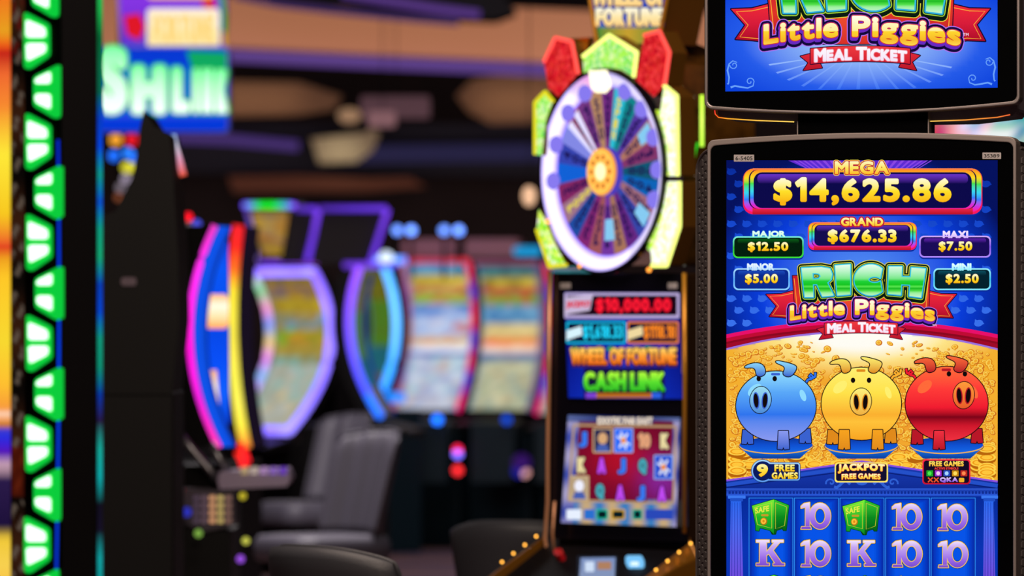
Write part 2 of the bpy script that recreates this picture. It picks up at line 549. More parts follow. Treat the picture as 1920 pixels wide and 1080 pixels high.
# ------------------------------------------------------------------ the sharp portrait machine
PF = Frame(1616, 620, 11.8, 12)
base = PF.w(0, 0, -.2); base.z = 0
P = thing('slot_machine', 'sharp portrait slot machine on the right with three piggy banks on its blue screen', 'slot machine', base, PF.rz)


def top_arc(x0, xc, x1, ye0, yc, ye1, rad, ybot, rb=0):
    """a box outline with an arched top edge and rounded corners (picture points, clockwise from lower left)"""
    pts = []
    pts.append((x0, ybot))
    for k in range(6):
        t = math.radians(180 + 90 * k / 5); pts.append((x0 + rad + rad * math.cos(t), ye0 + rad + rad * math.sin(t)))
    n = 16
    for k in range(1, n):
        u = k / n; x = x0 + rad + (x1 - x0 - 2 * rad) * u
        y = (ye0 + (ye1 - ye0) * u) + (yc - (ye0 + ye1) / 2) * 4 * u * (1 - u); pts.append((x, y))
    for k in range(6):
        t = math.radians(270 + 90 * k / 5); pts.append((x1 - rad + rad * math.cos(t), ye1 + rad + rad * math.sin(t)))
    pts.append((x1, ybot))
    return pts


YB = 1290
outer = top_arc(1327, 1616, 1906, 262, 249, 256, 14, YB)
inner = top_arc(1333, 1616, 1900, 273, 260, 267, 12, YB - 4)
oa = [PF.ab(x, y) for x, y in outer][::-1]; ia = [PF.ab(x, y) for x, y in inner][::-1]
mb = MB(); PF.ring(mb, TAUPE, oa, ia, -.07, .006); mb.build('bezel_rim', P, bevel=.0025)
mb = MB(); PF.prism(mb, GLASS, ia, -.06, 0); mb.build('screen_glass', P, label='black glass border around the tall screen')
mb = MB(); PF.pprism(mb, BLACK, [(x + (6 if x < 1616 else -6), y + 2) for x, y in outer][::-1], -.3, -.07); mb.build('back_shell', P, bevel=.004)


def wing(side):
    """flared side panel with a relief of staggered long bricks"""
    mb = MB(); e = -1 if side < 0 else 1
    ztop = Z(272, 11.8); zb = .72
    if side < 0: a0 = PF.ab(1327, 600)[0] + .002; wd = .045
    else: a0 = PF.ab(1906, 600)[0] - .002; wd = .05
    c0, c1 = -.035, -.115
    def S(u, z, h=0):
        a = a0 + e * wd * u; c = c0 + (c1 - c0) * u
        na, nc = (.08, .045) ; L = math.hypot(na, nc)
        q = PF.w(a + e * h * na / L, 0, c + h * nc / L); q.z = z; return q
    def topz(u): return ztop - .045 * (1 - math.sqrt(max(0, 1 - u * u * .98))) - .006
    # backing sheet
    n = 10; V = []; F = []
    for i in range(n + 1):
        u = i / n; V += [S(u, zb), S(u, topz(u))]
    F = [(2 * i, 2 * i + 1, 2 * i + 3, 2 * i + 2) for i in range(n)]
    b = len(V); V += [q - PF.n * .03 for q in V]; F += [(b + 2 * i + 2, b + 2 * i + 3, b + 2 * i + 1, b + 2 * i) for i in range(n)]
    F += [(2 * i + 1, b + 2 * i + 1, b + 2 * i + 3, 2 * i + 3) for i in range(n)]
    mb.add(V, F, GRILLE)
    ncol = 4; ph = .0185
    for j in range(ncol):
        u0, u1 = .10 + .86 * j / ncol, .10 + .86 * (j + 1) / ncol; um = (u0 + u1) / 2; z = zb + (ph / 2 if j % 2 else 0)
        while z + ph < topz(u1) - .001:
            g = .0005; gu = .010
            q0, q1 = z + g, z + ph - g
            V = [S(u0 + gu, q0 + .003), S(um, q0), S(u1 - gu, q0 + .003), S(u1 - gu, q1 - .003), S(um, q1), S(u0 + gu, q1 - .003)]
            k = .80; V += [S(um + (u - um) * k, (q0 + q1) / 2 + (zz - (q0 + q1) / 2) * .92, .002) for u, zz in ((u0 + gu, q0 + .003), (um, q0), (u1 - gu, q0 + .003), (u1 - gu, q1 - .003), (um, q1), (u0 + gu, q1 - .003))]
            mb.add(V, [(6, 7, 8, 9, 10, 11)] + [(i, (i + 1) % 6, 6 + (i + 1) % 6, 6 + i) for i in range(6)], GRILLE)
            z += ph
    g = mb.build('side_grille', P)
    mb = MB(); n = 8
    pts = [S(1.0, zb, .001)] + [S(1.0, topz(1.0) - .002, .001)] + [S(u, topz(u), .001) for u in (.97, .93, .85, .7, .5, .3, .1)]
    mb.add(*tube_vf(pts, .003, 6), SILVER); mb.build('grille_trim', P)


wing(-1); wing(1)
# neck and upper display
mb = MB(); PF.pprism(mb, GLASS, [(1491, 200), (1491, 256), (1738, 254), (1738, 198)], -.12, -.03); mb.build('neck', P)
for xx in (1491, 1737):
    mb = MB(); PF.pprism(mb, TAUPE, [(xx - 1, 200), (xx - 1, 256), (xx + 1, 256), (xx + 1, 200)], -.12, -.0295); mb.build('neck_edge', P)


def bot_arc(x0, x1, y0, yc, y1, rad, ytop):
    p = top_arc(x0, 0, x1, -y0, -yc, -y1, rad, -ytop); return [(x, -y) for x, y in p]


outer = bot_arc(1322, 1913, 205, 213, 196, 14, -160)
inner = bot_arc(1328, 1907, 199, 208, 190, 12, -155)
oa = [PF.ab(x, y) for x, y in outer]; ia = [PF.ab(x, y) for x, y in inner]
mb = MB(); PF.ring(mb, SILVER, oa, ia, -.05, .008); mb.build('bezel_rim', P, bevel=.002)
mb = MB(); PF.prism(mb, GLASS, ia, -.04, .002); mb.build('screen_glass', P, label='black glass border around the upper screen')
mb = MB(); PF.pprism(mb, pbr('grey_shell', '#7a7080', .5), [(1338, -150), (1338, 212), (1346, 221), (1420, 226), (1616, 229), (1810, 226), (1893, 216), (1901, 207), (1901, -150)], -.22, -.05); mb.build('back_shell', P, bevel=.006)


def led(fr, pts, c, r, cols, s, parent, name='led_strip', seg=8):
    """a glowing tube through picture points; cols run along it"""
    mb = MB(); W = [fr.px(x, y, c) for x, y in pts]; V, F = tube_vf(W, r, seg); n = len(pts)
    uv = [(0.001, i / (n - 1)) for i in range(n) for _ in range(seg)]
    mb.add(V, F, glow(cols, s), uv); return mb.build(name, parent)


led(PF, [(1340, 207), (1341, 214), (1347, 220), (1365, 222.5), (1420, 226), (1489, 228.5)], -.05, .0011, ['#ff2a30', '#ff5a20', '#ffb030', '#ffd060'], 1.2, P)
led(PF, [(1741, 227.5), (1810, 225), (1870, 220), (1894, 215)], -.05, .0011, ['#ffd060', '#ffa040', '#ff8a38', '#ff6a38'], 1.0, P)
# cabinet below and button deck (under the frame)
mb = MB(); PF.box(mb, DARK, -.30, .30, -CZ, -.80, -.42, -.02); mb.build('base_cabinet', P, bevel=.01)
mb = MB(); V = [PF.w(a, b, c) for a, b, c in ((-.33, -.80, -.1), (.33, -.80, -.1), (.33, -.84, .26), (-.33, -.84, .26), (-.33, -.735, .0), (.33, -.735, .0), (.33, -.79, .26), (-.33, -.79, .26))]
mb.add(V, [(0, 1, 2, 3)[::-1], (4, 5, 6, 7)[::-1][::-1], (3, 2, 6, 7), (0, 3, 7, 4), (2, 1, 5, 6), (1, 0, 4, 5)], BLACK); mb.build('button_deck', P, bevel=.006)
for i in range(5):
    mb = MB(); a = -.2 + .1 * i
    V = [PF.w(a + .03 * math.cos(t * math.tau / 16), -.735 - .055 * .5 + h, .13 + .03 * math.sin(t * math.tau / 16)) for h in (0, .012) for t in range(16)]
    mb.add(V, [tuple(range(16, 32))] + [(k, (k + 1) % 16, 16 + (k + 1) % 16, 16 + k) for k in range(16)], glow('#c8d8ff', .6)); mb.build('deck_button', P)

# --- stickers
for (x0, y0, x1, y1, s) in ((1376, 290, 1414, 303, '6-5405'), (1842, 286, 1877, 298, '35389')):
    a = Art(PF, .0012); a.add(rrect(x0, y0, x1, y1, 1), '', mat=pbr('sticker', '#b0a8aa', .6)); a.add(text(s, x0 + 3, y0 + 3, x1 - 3, y1 - 2.5, .12), '', mat=pbr('sticker_ink', '#101012', .6))
    a.build('asset_tag', P, label='small grey sticker printed with black numbers')

# --- main display picture
SX0, SX1, SY0, SY1 = 1362, 1870.5, 300.5, 1270
NAVY, BLUE, SKY = lin('#06125e'), lin('#0a3fe0'), lin('#4d86f2')


def archtop(x): u = (x - 1616) / 254; return 600 + 27 * u * u


def archbot(x): u = (x - 1616) / 254; return 622 + 33 * u * u


def roofline(x): u = abs(x - 1616) / 254; return 866 + 35 * u


def p_bg(x, y):
    if y < archbot(x) - 3:
        r = math.hypot((x - 1616) / 250, (y - 545) / 230)
        c = mix(SKY, BLUE, (r - .2) / .55); c = mix(c, NAVY, (r - .72) / .45); return c
    if y < 905:
        g0, g1, g2 = lin('#fff6c8'), lin('#f4b030'), lin('#ee8a1c')
        r = math.hypot((x - 1616) / 190, (y - 625) / 62); c = mix(mix(lin('#fffdf4'), lin('#ffe88a'), (r - .45) / .4), g1, (r - .8) / .6)
        r2 = math.exp(-(((x - 1616) / 150) ** 2 + ((y - 775) / 60) ** 2)); return mix(c, lin('#e8772a'), r2 * .6)
    return mix(lin('#0a2a9a'), lin('#1048c8'), (y - 905) / 100)


DP = picture_grid(PF, .0006, SX0, SY0, SX1, SY1, 64, 120, p_bg).build('display', P, label='tall lit blue and gold screen')
# faint wallpaper motif: small rounded heads, row by row
a = Art(PF, .0008); S = []
rows = [(322, .8), (345, .8), (369, .8), (393, .9), (420, 1), (444, 1), (480, 1), (505, 1), (560, 1), (582, 1), (606, 1)]
for j, (yy, _) in enumerate(rows):
    for i in range(18):
        xx = 1371 + 29 * i + (14 if j % 2 else 0)
        if xx > 1863 or (1500 < xx < 1730 and yy > 475) or (yy > archtop(xx) - 12): continue
        if not (xx < 1382 + 14 or xx > 1846 or yy > 405): continue
        S += [ell(xx, yy, 8.5, 6.2, 14, -14), poly([(xx - 7.5, yy - 1), (xx - 7, yy - 7.5), (xx - 2, yy - 5)]), poly([(xx + 6, yy + 3), (xx + 10.5, yy + 1), (xx + 7, yy - 3)])]
a.add(join(*S), ['#0a2c9c', '#1a50dc', '#3a72ec']); tag(a.build('wallpaper_motif', DP), kind='stuff')
# purple glow behind the top prize
a = Art(PF, .0009); S = [poly([(1616, 380), (1616 + 240 * math.sin(math.radians(t)) * .62 - 0, 301), (1616 + 240 * math.sin(math.radians(t + 2.6)) * .62, 301)]) for t in range(-60, 61, 6)]
a.add(poly([(1478, 301), (1740, 301), (1700, 320), (1520, 320)]), ['#6a2ad0', '#3b30d8']); a.add(join(*S), ['#8c48e4', '#4a34dc']); a.build('light_rays', DP)
YG = ['#fffbe0', [.3, '#fff39a'], [.55, '#ffe12a'], '#fbb414']
RAIN = ['#ff8a20', [.2, '#ffd820'], [.35, '#4be04a'], [.55, '#38d8f0'], [.72, '#3a78ff'], [.88, '#d030e0'], '#ff2090']


def prize(x0, y0, x1, y1, rad, kind, name, nb, val, vb, border, fill, ntop, r_n=.65, r_v=1.1):
    a = Art(PF, .0012)
    a.add(shift(rrect(x0, y0 + 2, x1, y1 + 2, rad), 0, 1), '#0b2a9c')
    if kind == 'rain':
        e = (y1 - y0) * .075 + 1.4
        a.add(rrect(x0, y0, x1, y1, rad), ['#ff7a3a', '#e02038', '#ff1a60'])
        a.add(rrect(x0 + 2, y0 + 1, x1 - 2, y1 - e * .6, rad - 2), RAIN)
        a.add(rrect(x0 + rad * .9, y0 - .4, x1 - rad * .9, y0 + e, 1), ['#ff8a4a', '#f0303a'])
        a.add(rrect(x0 + rad * .9, y1 - e * 1.6, x1 - rad * .9, y1, 1), ['#f02850', '#b8101c'])
        a.add(rrect(x0 + rad * .55, y0 + 2.2, x1 - rad * .55, y1 - e * 1.3, rad * .8), '#1a0a3a')
        a.add(rrect(x0 + rad * .68, y0 + 2.2, x1 - rad * .68, y1 - e * 1.3, rad * .8), RAIN)
        a.add(rrect(x0 + rad * 1.0, y0 + e * .9, x1 - rad * 1.0, y1 - e * 1.5, rad * .8), fill[0])
    else:
        a.add(rrect(x0, y0, x1, y1, rad), border); a.add(rrect(x0 + 2.8, y0 + 2.6, x1 - 2.8, y1 - 2.8, rad - 2), fill[0])
    hh = (y1 - y0)
    i = rad * 1.35 if kind == 'rain' else 9
    a.add(rrect(x0 + i, y0 + hh * .12, x1 - i, y0 + hh * .33, hh * .09), [fill[1], fill[0]])
    T = text(name, *nb, r_n, sp=.06)
    if kind == 'rain':
        a.add(fat(T, 2.6), '#c01838' if name == 'GRAND' else '#ffe84a'); a.add(fat(T, 1.7), '#c01838'); a.add(T, ['#fff8c0', '#ffe860', '#ffb818'])
    else:
        a.add(fat(T, .5), border[0] if isinstance(border, list) else border); a.add(T, ntop)
    T = text(val, *vb, r_v, sp=.10, tall='0123456789')
    a.add(fat(T, .7), '#5a3a08'); a.add(T, YG, yr=(vb[1], vb[3])); a.build('jackpot_panel', DP)


prize(1393, 316, 1842, 402, 20, 'rain', 'MEGA', (1565, 302, 1667, 327), '$14,625.86', (1450, 332, 1784, 379), None, ('#0d0a4a', '#6a34c8'), None, 1.5, 2.9)
prize(1515, 417, 1719, 469, 12, 'rain', 'GRAND', (1577, 408, 1656, 424), '$676.33', (1552, 430, 1681, 454.5), None, ('#140c50', '#5a2eb4'), None, 1.0, 1.75)
prize(1374, 443, 1507, 484, 9, 'p', 'MAJOR', (1411, 433, 1472, 447), '$12.50', (1402, 453, 1478, 470.5), ['#7cf0e0', '#30c048', '#3ee03a'], ('#03200c', '#0c5a18'), ['#f4fffa', '#b8f8d8'])
prize(1723.5, 442, 1858, 483, 9, 'p', 'MAXI', (1768, 433, 1815, 446), '$7.50', (1760, 452.5, 1823, 470), ['#d8b0ff', '#8a5af0', '#b48cff'], ('#1a0c58', '#5a22a8'), ['#fbf4ff', '#d8b8ff'])
prize(1375, 503, 1481, 544, 9, 'p', 'MINOR', (1401, 494, 1451, 507), '$5.00', (1397, 513.5, 1458.5, 531), ['#a8dcff', '#5ab0ff', '#8ad0ff'], ('#0a2a90', '#1a48b8'), ['#f4faff', '#b8dcff'])
prize(1750, 503, 1858, 544, 9, 'p', 'MINI', (1785, 494, 1821, 507), '$2.50', (1773, 513.5, 1835, 531), ['#9af0ff', '#40c8f0', '#80e8ff'], ('#04222e', '#0c4a5a'), ['#f0ffff', '#8af0ff'])

# red arch, coins, pedestals, temple
xs = [SX0 + (SX1 - SX0) * k / 40 for k in range(41)]
a = Art(PF, .0009)
S = []
rg = random.Random(3)
gold = []
for _ in range(2600):
    x = rg.uniform(SX0 + 8, SX1 - 8); y = rg.uniform(642, 900); side = abs(x - 1616) / 254
    if y < 690 + 0 * side and rg.random() > side * 1.05 - .1: continue
    if y < archbot(x) + 12: continue
    gold.append((x, y, rg.uniform(2.6, 8), rg.uniform(.35, .95), rg.uniform(-30, 30), rg.random()))
gold.sort(key=lambda g: g[1])
cA = []; cB = []; cC = []; cD = []
for x, y, r, q, rot, t in gold:
    x = min(max(x, SX0 + r + 1), SX1 - r - 1)
    (cA if t < .5 else cD).append(ell(x, y, r, r * q, 14, rot)); cB.append(ell(x - .6, y - .6, r * .72, r * q * .72, 12, rot)); cC.append(ell(x - .3, y - .3, r * .45, r * q * .45, 10, rot))
for k in range(0, len(gold), 1): pass
a.step = .00002
a.add(join(*cA), '#e08a14'); a.add(join(*cD), '#d0701c'); a.add(join(*cB), '#fbd45a'); a.add(join(*cC), '#f0a82c')
# larger coins in heaps at the sides
for hx, hy, n in ((1385, 855, 7), (1415, 868, 4), (1505, 862, 5), (1540, 872, 5), (1575, 858, 3), (1690, 866, 6), (1720, 850, 3), (1838, 862, 5), (1855, 845, 4), (1372, 880, 4), (1860, 885, 4)):
    for k in range(n):
        x = hx + rg.uniform(-14, 14); y = hy + rg.uniform(-10, 14); x = min(max(x, SX0 + 20), SX1 - 20)
        a.add(drop(ell(x, y, 17, 7.5, 20, rg.uniform(-8, 8)), 0, 5, 3), '#b8650c'); a.add(ell(x, y, 17, 7.5, 20), '#ffd24a'); a.add(ell(x, y, 13, 5.4, 18), '#f09a18'); a.add(ell(x, y, 10, 4, 16), '#ffc63c')
tag(a.build('coin_pile', DP), kind='stuff')
a = Art(PF, .006)
band = lambda f0, f1: poly([(x, f0(x)) for x in xs] + [(x, f1(x)) for x in xs[::-1]])
a.add(band(archtop, archbot), '#8a0820'); a.add(band(archtop, lambda x: archtop(x) + 7), '#e8106a'); a.add(band(lambda x: archtop(x) + 7, lambda x: archtop(x) + 14), '#c00c34'); a.add(band(lambda x: archtop(x) + 18, lambda x: archbot(x) - 3), '#a00a28')
a.add(band(lambda x: archbot(x) - 2, lambda x: archbot(x) + 1.6), '#9a70e0'); a.build('red_arch', DP)


def soft(pts):
    out = []; n = len(pts)
    for i in range(n):
        p = np.array(pts[i], float); a_ = (np.array(pts[i - 1], float) + p) / 2; b_ = (np.array(pts[(i + 1) % n], float) + p) / 2
        for k in range(4): t = k / 4; out.append(tuple((1 - t) ** 2 * a_ + 2 * t * (1 - t) * p + t * t * b_))
    return out


def bank(cx, cy, rx, ry, cols, dark, nose, flip, ncol):
    """a plain round piggy bank: body, snout, ears, coin slot, feet, curly tail"""
    # pedestal
    pcx = cx
    a = Art(PF, .0075)
    def cl(S): return S
    a.add(cl(ell(pcx, 837, 70, 16, 40)), '#081a50'); a.add(poly([(pcx - 69, 838), (pcx + 69, 838), (pcx + 44, 860), (pcx - 44, 860)]), ['#1a78e8', '#0a3a9c'])
    a.add(ell(pcx, 836.5, 69, 15, 40), '#f0b43a'); a.add(ell(pcx, 834.5, 68.5, 15, 40), ['#0a2f90', '#1050d0', '#1668e8']); a.build('pedestal', DP)
    a = Art(PF, .0105)
    foot = lambda fx, fy, h: poly([(fx - 9, fy - h), (fx + 9, fy - h), (fx + 11, fy), (fx + 2, fy + 1), (fx, fy - 4), (fx - 2, fy + 1), (fx - 11, fy)])
    back = [foot(cx - .70 * rx, 832, 26), foot(cx + .72 * rx, 830, 26)]
    a.add(fat(join(*back), 1.6), '#140a10'); a.add(join(*back), dark)
    t = [(cx + flip * (rx * .72 + q), cy - ry * .70 - p) for q, p in ((0, -4), (5, 3), (11, 4), (14, 9), (10, 13), (7, 9), (12, 5), (18, 8), (19, 16))]
    a.add(fat(stroke(t, 4), 1.4), '#140a10'); a.add(stroke(t, 4), cols[2][1] if isinstance(cols[2], list) else cols[0])
    a.add(ell(cx, cy, rx, ry, 48), '#140a10'); a.add(ell(cx, cy, rx - 1.7, ry - 1.7, 48), cols)
    a.add(ell(cx - rx * .52, cy - ry * .45, rx * .2, ry * .13, 20, -40), cols[0]); a.add(ell(cx + rx * .66, cy - ry * .3, rx * .07, ry * .17, 16, -20), cols[0])
    ears = [poly([(cx - .48 * rx, cy - .80 * ry), (cx - .50 * rx, cy - 1.10 * ry), (cx - .78 * rx, cy - 1.06 * ry), (cx - .74 * rx, cy - 1.14 * ry), (cx - .5 * rx, cy - 1.22 * ry), (cx - .30 * rx, cy - 1.16 * ry), (cx - .24 * rx, cy - .88 * ry)]),
            poly([(cx + .14 * rx, cy - .88 * ry), (cx + .26 * rx, cy - 1.1 * ry), (cx - .02 * rx, cy - 1.22 * ry), (cx + .02 * rx, cy - 1.28 * ry), (cx + .46 * rx, cy - 1.16 * ry), (cx + .52 * rx, cy - 1.06 * ry), (cx + .36 * rx, cy - .80 * ry)])]
    ears = [poly(soft([tuple(p) for p in e_[0]])) for e_ in ears]
    a.add(fat(join(*ears), 1.8), '#140a10'); a.add(join(*ears), [cols[0], dark])
    a.add(rrect(cx - .12 * rx, cy - .93 * ry, cx + .10 * rx, cy - .86 * ry, 2), dark)
    ft = [foot(cx - .42 * rx, 842, 36), foot(cx + .40 * rx, 842, 36)]
    if flip == 1 and nose[0] < cx - 10: ft = [foot(cx + .18 * rx, 842, 34)]
    if nose[0] > cx + 10: ft = [foot(cx - .18 * rx, 842, 34)]
    a.add(fat(join(*ft), 1.6), '#140a10'); a.add(join(*ft), [cols[-1], dark])
    nx, ny = nose
    a.add(ell(nx, ny, 21, 26.5, 32, 6), '#140a10'); a.add(ell(nx, ny, 19.6, 25, 32, 6), ncol)
    for s in (-1, 1): a.add(ell(nx + s * 8, ny + 1, 6, 16, 24, s * 5), dark); a.add(ell(nx + s * 8.4, ny + 1, 4.4, 13.5, 24, s * 5), '#120a0c')
    # two plain dot eyes
    for s in (-1, 1): a.add(ell(.6 * nx + .4 * cx + s * 15, ny - 40, 4.2, 5, 16), '#120a0c')
    a.build('piggy_bank', DP)


bank(1455, 761.5, 76.5, 67, ['#8fdcff', [.3, '#5aa8f8'], [.62, '#2f74ee'], [.72, '#5a86ee'], '#8a9af0'], '#3a62d0', (1426, 750), 1, ['#9adcf4', '#4a8ad8'])
bank(1615, 757, 76.5, 69.5, ['#fff070', [.35, '#ffe24a'], [.65, '#fbb030'], [.75, '#ffc23a'], '#f8a420'], '#e08a1c', (1614, 753), 1, ['#fff07a', '#f0b040'])
bank(1775, 757, 79, 71, ['#ff6a3a', [.3, '#ff3a38'], [.55, '#f01c30'], [.68, '#7a0418'], [.8, '#d0182c'], '#f03040'], '#b81828', (1807, 741), -1, ['#ff9a3a', '#e85a28'])

a = Art(PF, .0075)
a.add(poly([(SX0, 901), (1616, 866), (SX1, 903), (SX1, 935), (SX0, 935)]), ['#1a3cb4', '#0a2486']); a.add(stroke([(SX0, 901), (1616, 865), (SX1, 903)], 3.4), '#8a50e0')
a.add(stroke([(SX0, 909), (1616, 874), (SX1, 911)], 7), '#2450c8'); a.add(stroke([(SX0, 914), (1616, 880), (SX1, 916)], 2), '#0a1f74')
a.add(poly([(SX0, 916), (SX1, 916), (SX1, 931), (SX0, 931)]), ['#3a6ae8', [.2, '#1a3cac'], [.8, '#2a58d8'], '#14349c'])
a.add(join(*[rrect(SX0 + 4 + 6.33 * k, 921, SX0 + 8 + 6.33 * k, 926, .5, 1) for k in range(80)]), '#102c90')
a.add(poly([(SX0, 931), (SX1, 931), (SX1, SY1), (SX0, SY1)]), ['#082a98', [.3, '#0a34b4'], '#0a2a90'])
cur = []
for s in (-1, 1):
    f = lambda k, q, o: (1616 + s * (o + 10 * k / 12 * math.cos(k * q)), 905 + 9 * k / 12 * math.sin(k * q))
    cur += [stroke([(1616 + s * (22 + t * 5), 908 - 6 * math.sin(t * .9)) for t in range(7)], 5), stroke([f(k, .55, 58) for k in range(13)], 3.2), stroke([f(k, .7, 40) for k in range(10)], 3)]
a.add(join(*cur, ell(1616, 903, 11, 7, 20)), '#2f60d4'); a.build('temple_roof', DP)
for x0, x1 in ((1366, 1396), (1841, 1869)):
    a = Art(PF, .011); xm = (x0 + x1) / 2; e = 1 if x0 < 1500 else -1
    a.add(rrect(x0 - 1, 929, x1 + 2, 935, 1), '#3a78f0'); a.add(rrect(x0 + 3, 934, x1 - 3, 940, 1), '#2050c8')
    a.add(poly([(x0 + 4, 940), (x1 - 6, 940), (x1 + 1, SY1), (x0 + 1, SY1)]), ['#2a68f0', [.3, '#4a6af0'], '#7a40d8'], yr=(940, 1110))
    a.add(join(*[poly([(x0 + 6 + 5 * k, 942), (x0 + 7.2 + 5 * k, 942), (x0 + 6 + 6 * k, SY1), (x0 + 4 + 6 * k, SY1)]) for k in range(4)]), ['#1a48c0', '#4a30b0'], yr=(940, 1110)); a.build('column', DP)
RX = [1403, 1488, 1573.5, 1659, 1744.5, 1830]
for i in range(5):
    a = Art(PF, .011); x0, x1 = RX[i] + .8, RX[i + 1] - .8
    a.add(poly([(x0, 933), (x1, 933), (x1, SY1), (x0, SY1)]), '#2a8af0'); a.add(poly([(x0 + 1.4, 934.5), (x1 - 1.4, 934.5), (x1 - 1.4, SY1), (x0 + 1.4, SY1)]), '#0a2a9c')
    n = 6
    for k in range(n):
        q = 3 + 3.2 * k; a.add(poly([(x0 + q, 936 + k * 2), (x1 - q, 936 + k * 2), (x1 - q, SY1), (x0 + q, SY1)]), ['#0830b0', '#0838c0', '#0440cc', '#0448d6', '#0650e0', '#0854e8'][k])
    a.build('reel', DP)
LAV = ['#f4e4ff', [.25, '#c8a8f4'], [.7, '#9a6ae8'], '#7a4ad0']


def ten(x0, y0, x1, y1):
    w = x1 - x0; h = y1 - y0
    one = join(poly([(x0 + .10 * w, y0 + .02 * h), (x0 + .29 * w, y0 - .02 * h), (x0 + .29 * w, y0 + .9 * h), (x0 + .15 * w, y0 + .9 * h), (x0 + .15 * w, y0 + .16 * h), (x0, y0 + .2 * h), (x0, y0 + .12 * h)]), poly([(x0 + .02 * w, y1 - .09 * h), (x0 + .32 * w, y1 - .09 * h), (x0 + .34 * w, y1), (x0, y1)]))
    return join(one, serif_ring(x1 - .36 * w, (y0 + y1) / 2, h * .5, h * .27, .36 * w / (h * .5)))


def kay(x0, y0, x1, y1):
    w = x1 - x0; h = y1 - y0; q = lambda *p: poly([(x0 + a_ * w, y0 + b_ * h) for a_, b_ in p])
    return join(q((.12, 0), (.36, 0), (.36, 1), (.12, 1)), q((0, 0), (.46, 0), (.46, .09), (0, .09)), q((0, .91), (.46, .91), (.46, 1), (0, 1)),
                q((.66, .06), (.86, .06), (.50, .52), (.34, .60), (.34, .50)), q((.42, .50), (.58, .38), (.92, .93), (.68, .93)), q((.56, 0), (.96, 0), (.96, .09), (.56, .09)), q((.60, .91), (1, .91), (1, 1), (.60, 1)))


def sym(S, name='reel_symbol'):
    a = Art(PF, .0155); a.add(fat(S, 2.2), '#141050'); a.add(fat(S, 1.4), '#f0c860'); a.add(S, LAV); a.build(name, DP)


def safe(x0, y0):
    a = Art(PF, .0155); q = lambda *p: poly([(x0 + u, y0 + v) for u, v in p])
    O = q((0, 12), (41, 0), (69, 11), (65, 50), (64, 58), (59, 58), (57, 54), (46, 58), (44, 65), (38, 65), (34, 58), (15, 53), (13, 59), (7, 58), (7, 48))
    a.add(fat(O, 1.2), '#083a10'); a.add(q((0, 12), (41, 0), (41, 65), (34, 58), (15, 53), (13, 59), (7, 58), (7, 48)), ['#7cf03a', '#22b82a', '#108a20'])
    a.add(q((41, 0), (69, 11), (65, 50), (64, 58), (59, 58), (57, 54), (46, 58), (44, 65), (41, 65)), ['#34c832', '#0a8a1e', '#064a14'])
    a.add(stroke([(x0 + 5, y0 + 15), (x0 + 37, y0 + 6), (x0 + 37, y0 + 54), (x0 + 10, y0 + 47), (x0 + 5, y0 + 15)], 1), '#d8d83a')
    a.add(stroke([(x0 + 44, y0 + 6), (x0 + 65, y0 + 14), (x0 + 61, y0 + 49), (x0 + 44, y0 + 55), (x0 + 44, y0 + 6)], 1), '#c8c838')
    T = text('SAFE', x0 + 6, y0 + 13, x0 + 32, y0 + 24, .5); T = warp(T, lambda x, y: (x, y - (x - x0 - 6) * .2 + 3)); a.add(T, '#e8e84a')
    a.add(rrect(x0 + 17, y0 + 27.5, x0 + 31, y0 + 31.5, 2), '#c89a2a'); a.add(ell(x0 + 22, y0 + 41, 6.5, 7, 20), '#b86a10'); a.add(ell(x0 + 21.6, y0 + 40.6, 5, 5.4, 20), '#ffc03a'); a.add(ell(x0 + 21.6, y0 + 40.6, 2.2, 2.6, 12), '#e08a18')
    a.build('reel_symbol', DP)


safe(1410, 936.5); safe(1580, 937.5)
for x0, y0 in ((1502, 943), (1673, 944.5), (1758.5, 945.5), (1502, 1013.5), (1673.5, 1014), (1759.5, 1015)): sym(ten(x0, y0, x0 + 55.5, y0 + 49))
for x0, y0 in ((1418, 1012.5), (1589, 1013.5)): sym(kay(x0, y0, x0 + 53, y0 + 48))
safe(1411, 1078); safe(1581, 1079.5)
sym(ten(1503, 1081, 1558, 1130)); sym(ten(1674, 1082, 1730, 1131)); sym(ten(1760, 1083, 1816, 1132))

# badges
a = Art(PF, .0185)
B = join(ell(1430, 883, 21, 21, 36), rrect(1432, 867.5, 1500, 901, 5)); a.add(fat(B, 1), '#10306a'); a.add(B, ['#a8d8ff', '#5a9af0']); B = join(ell(1430, 883, 18.2, 18.2, 36), rrect(1440, 870, 1497.5, 898.5, 3)); a.add(B, '#0a1a60')
for s, bx, r in (('9', (1419, 870, 1440, 894), 1.7), ('FREE', (1452, 871, 1490, 884), .8), ('GAMES', (1447, 885.5, 1496, 898), .8)):
    T = text(s, *bx, r); a.add(fat(T, .8), '#3a2a10'); a.add(T, ['#fff8b0', '#ffe040', '#ffc020'])
a.build('game_badge', DP)
a = Art(PF, .0185)
bow = lambda x, y: (x, y + ((x - 1615) / 49) ** 2 * 2.5)
a.add(warp(rrect(1565, 865, 1665, 902.5, 6, 8), bow), '#ffe86a'); a.add(warp(rrect(1567.5, 867.5, 1662.5, 900, 5, 8), bow), '#14102e')
for s, bx, r in (('JACKPOT', (1571, 868.5, 1659, 886), 1.15), ('FREE GAMES', (1578, 887.5, 1651, 898), .65)):
    T = warp(text(s, *bx, r), bow); a.add(fat(T, .7), '#d04018'); a.add(T, ['#fffbd0', '#ffe860', '#ffc838'])
a.build('game_badge', DP)
a = Art(PF, .0185)
a.add(rrect(1729.5, 861, 1819.5, 908, 6), ['#ff2a4a', '#c80f28']); a.add(rrect(1732, 863.5, 1817, 905.5, 5), '#140a24')
T = text('FREE GAMES', 1742, 864.5, 1807, 874.5, .65); a.add(T, ['#ffe86a', '#ffb828']); a.add(text('ACTIVE SYMBOLS', 1752, 876, 1797, 880.5, .3), '#f04038')
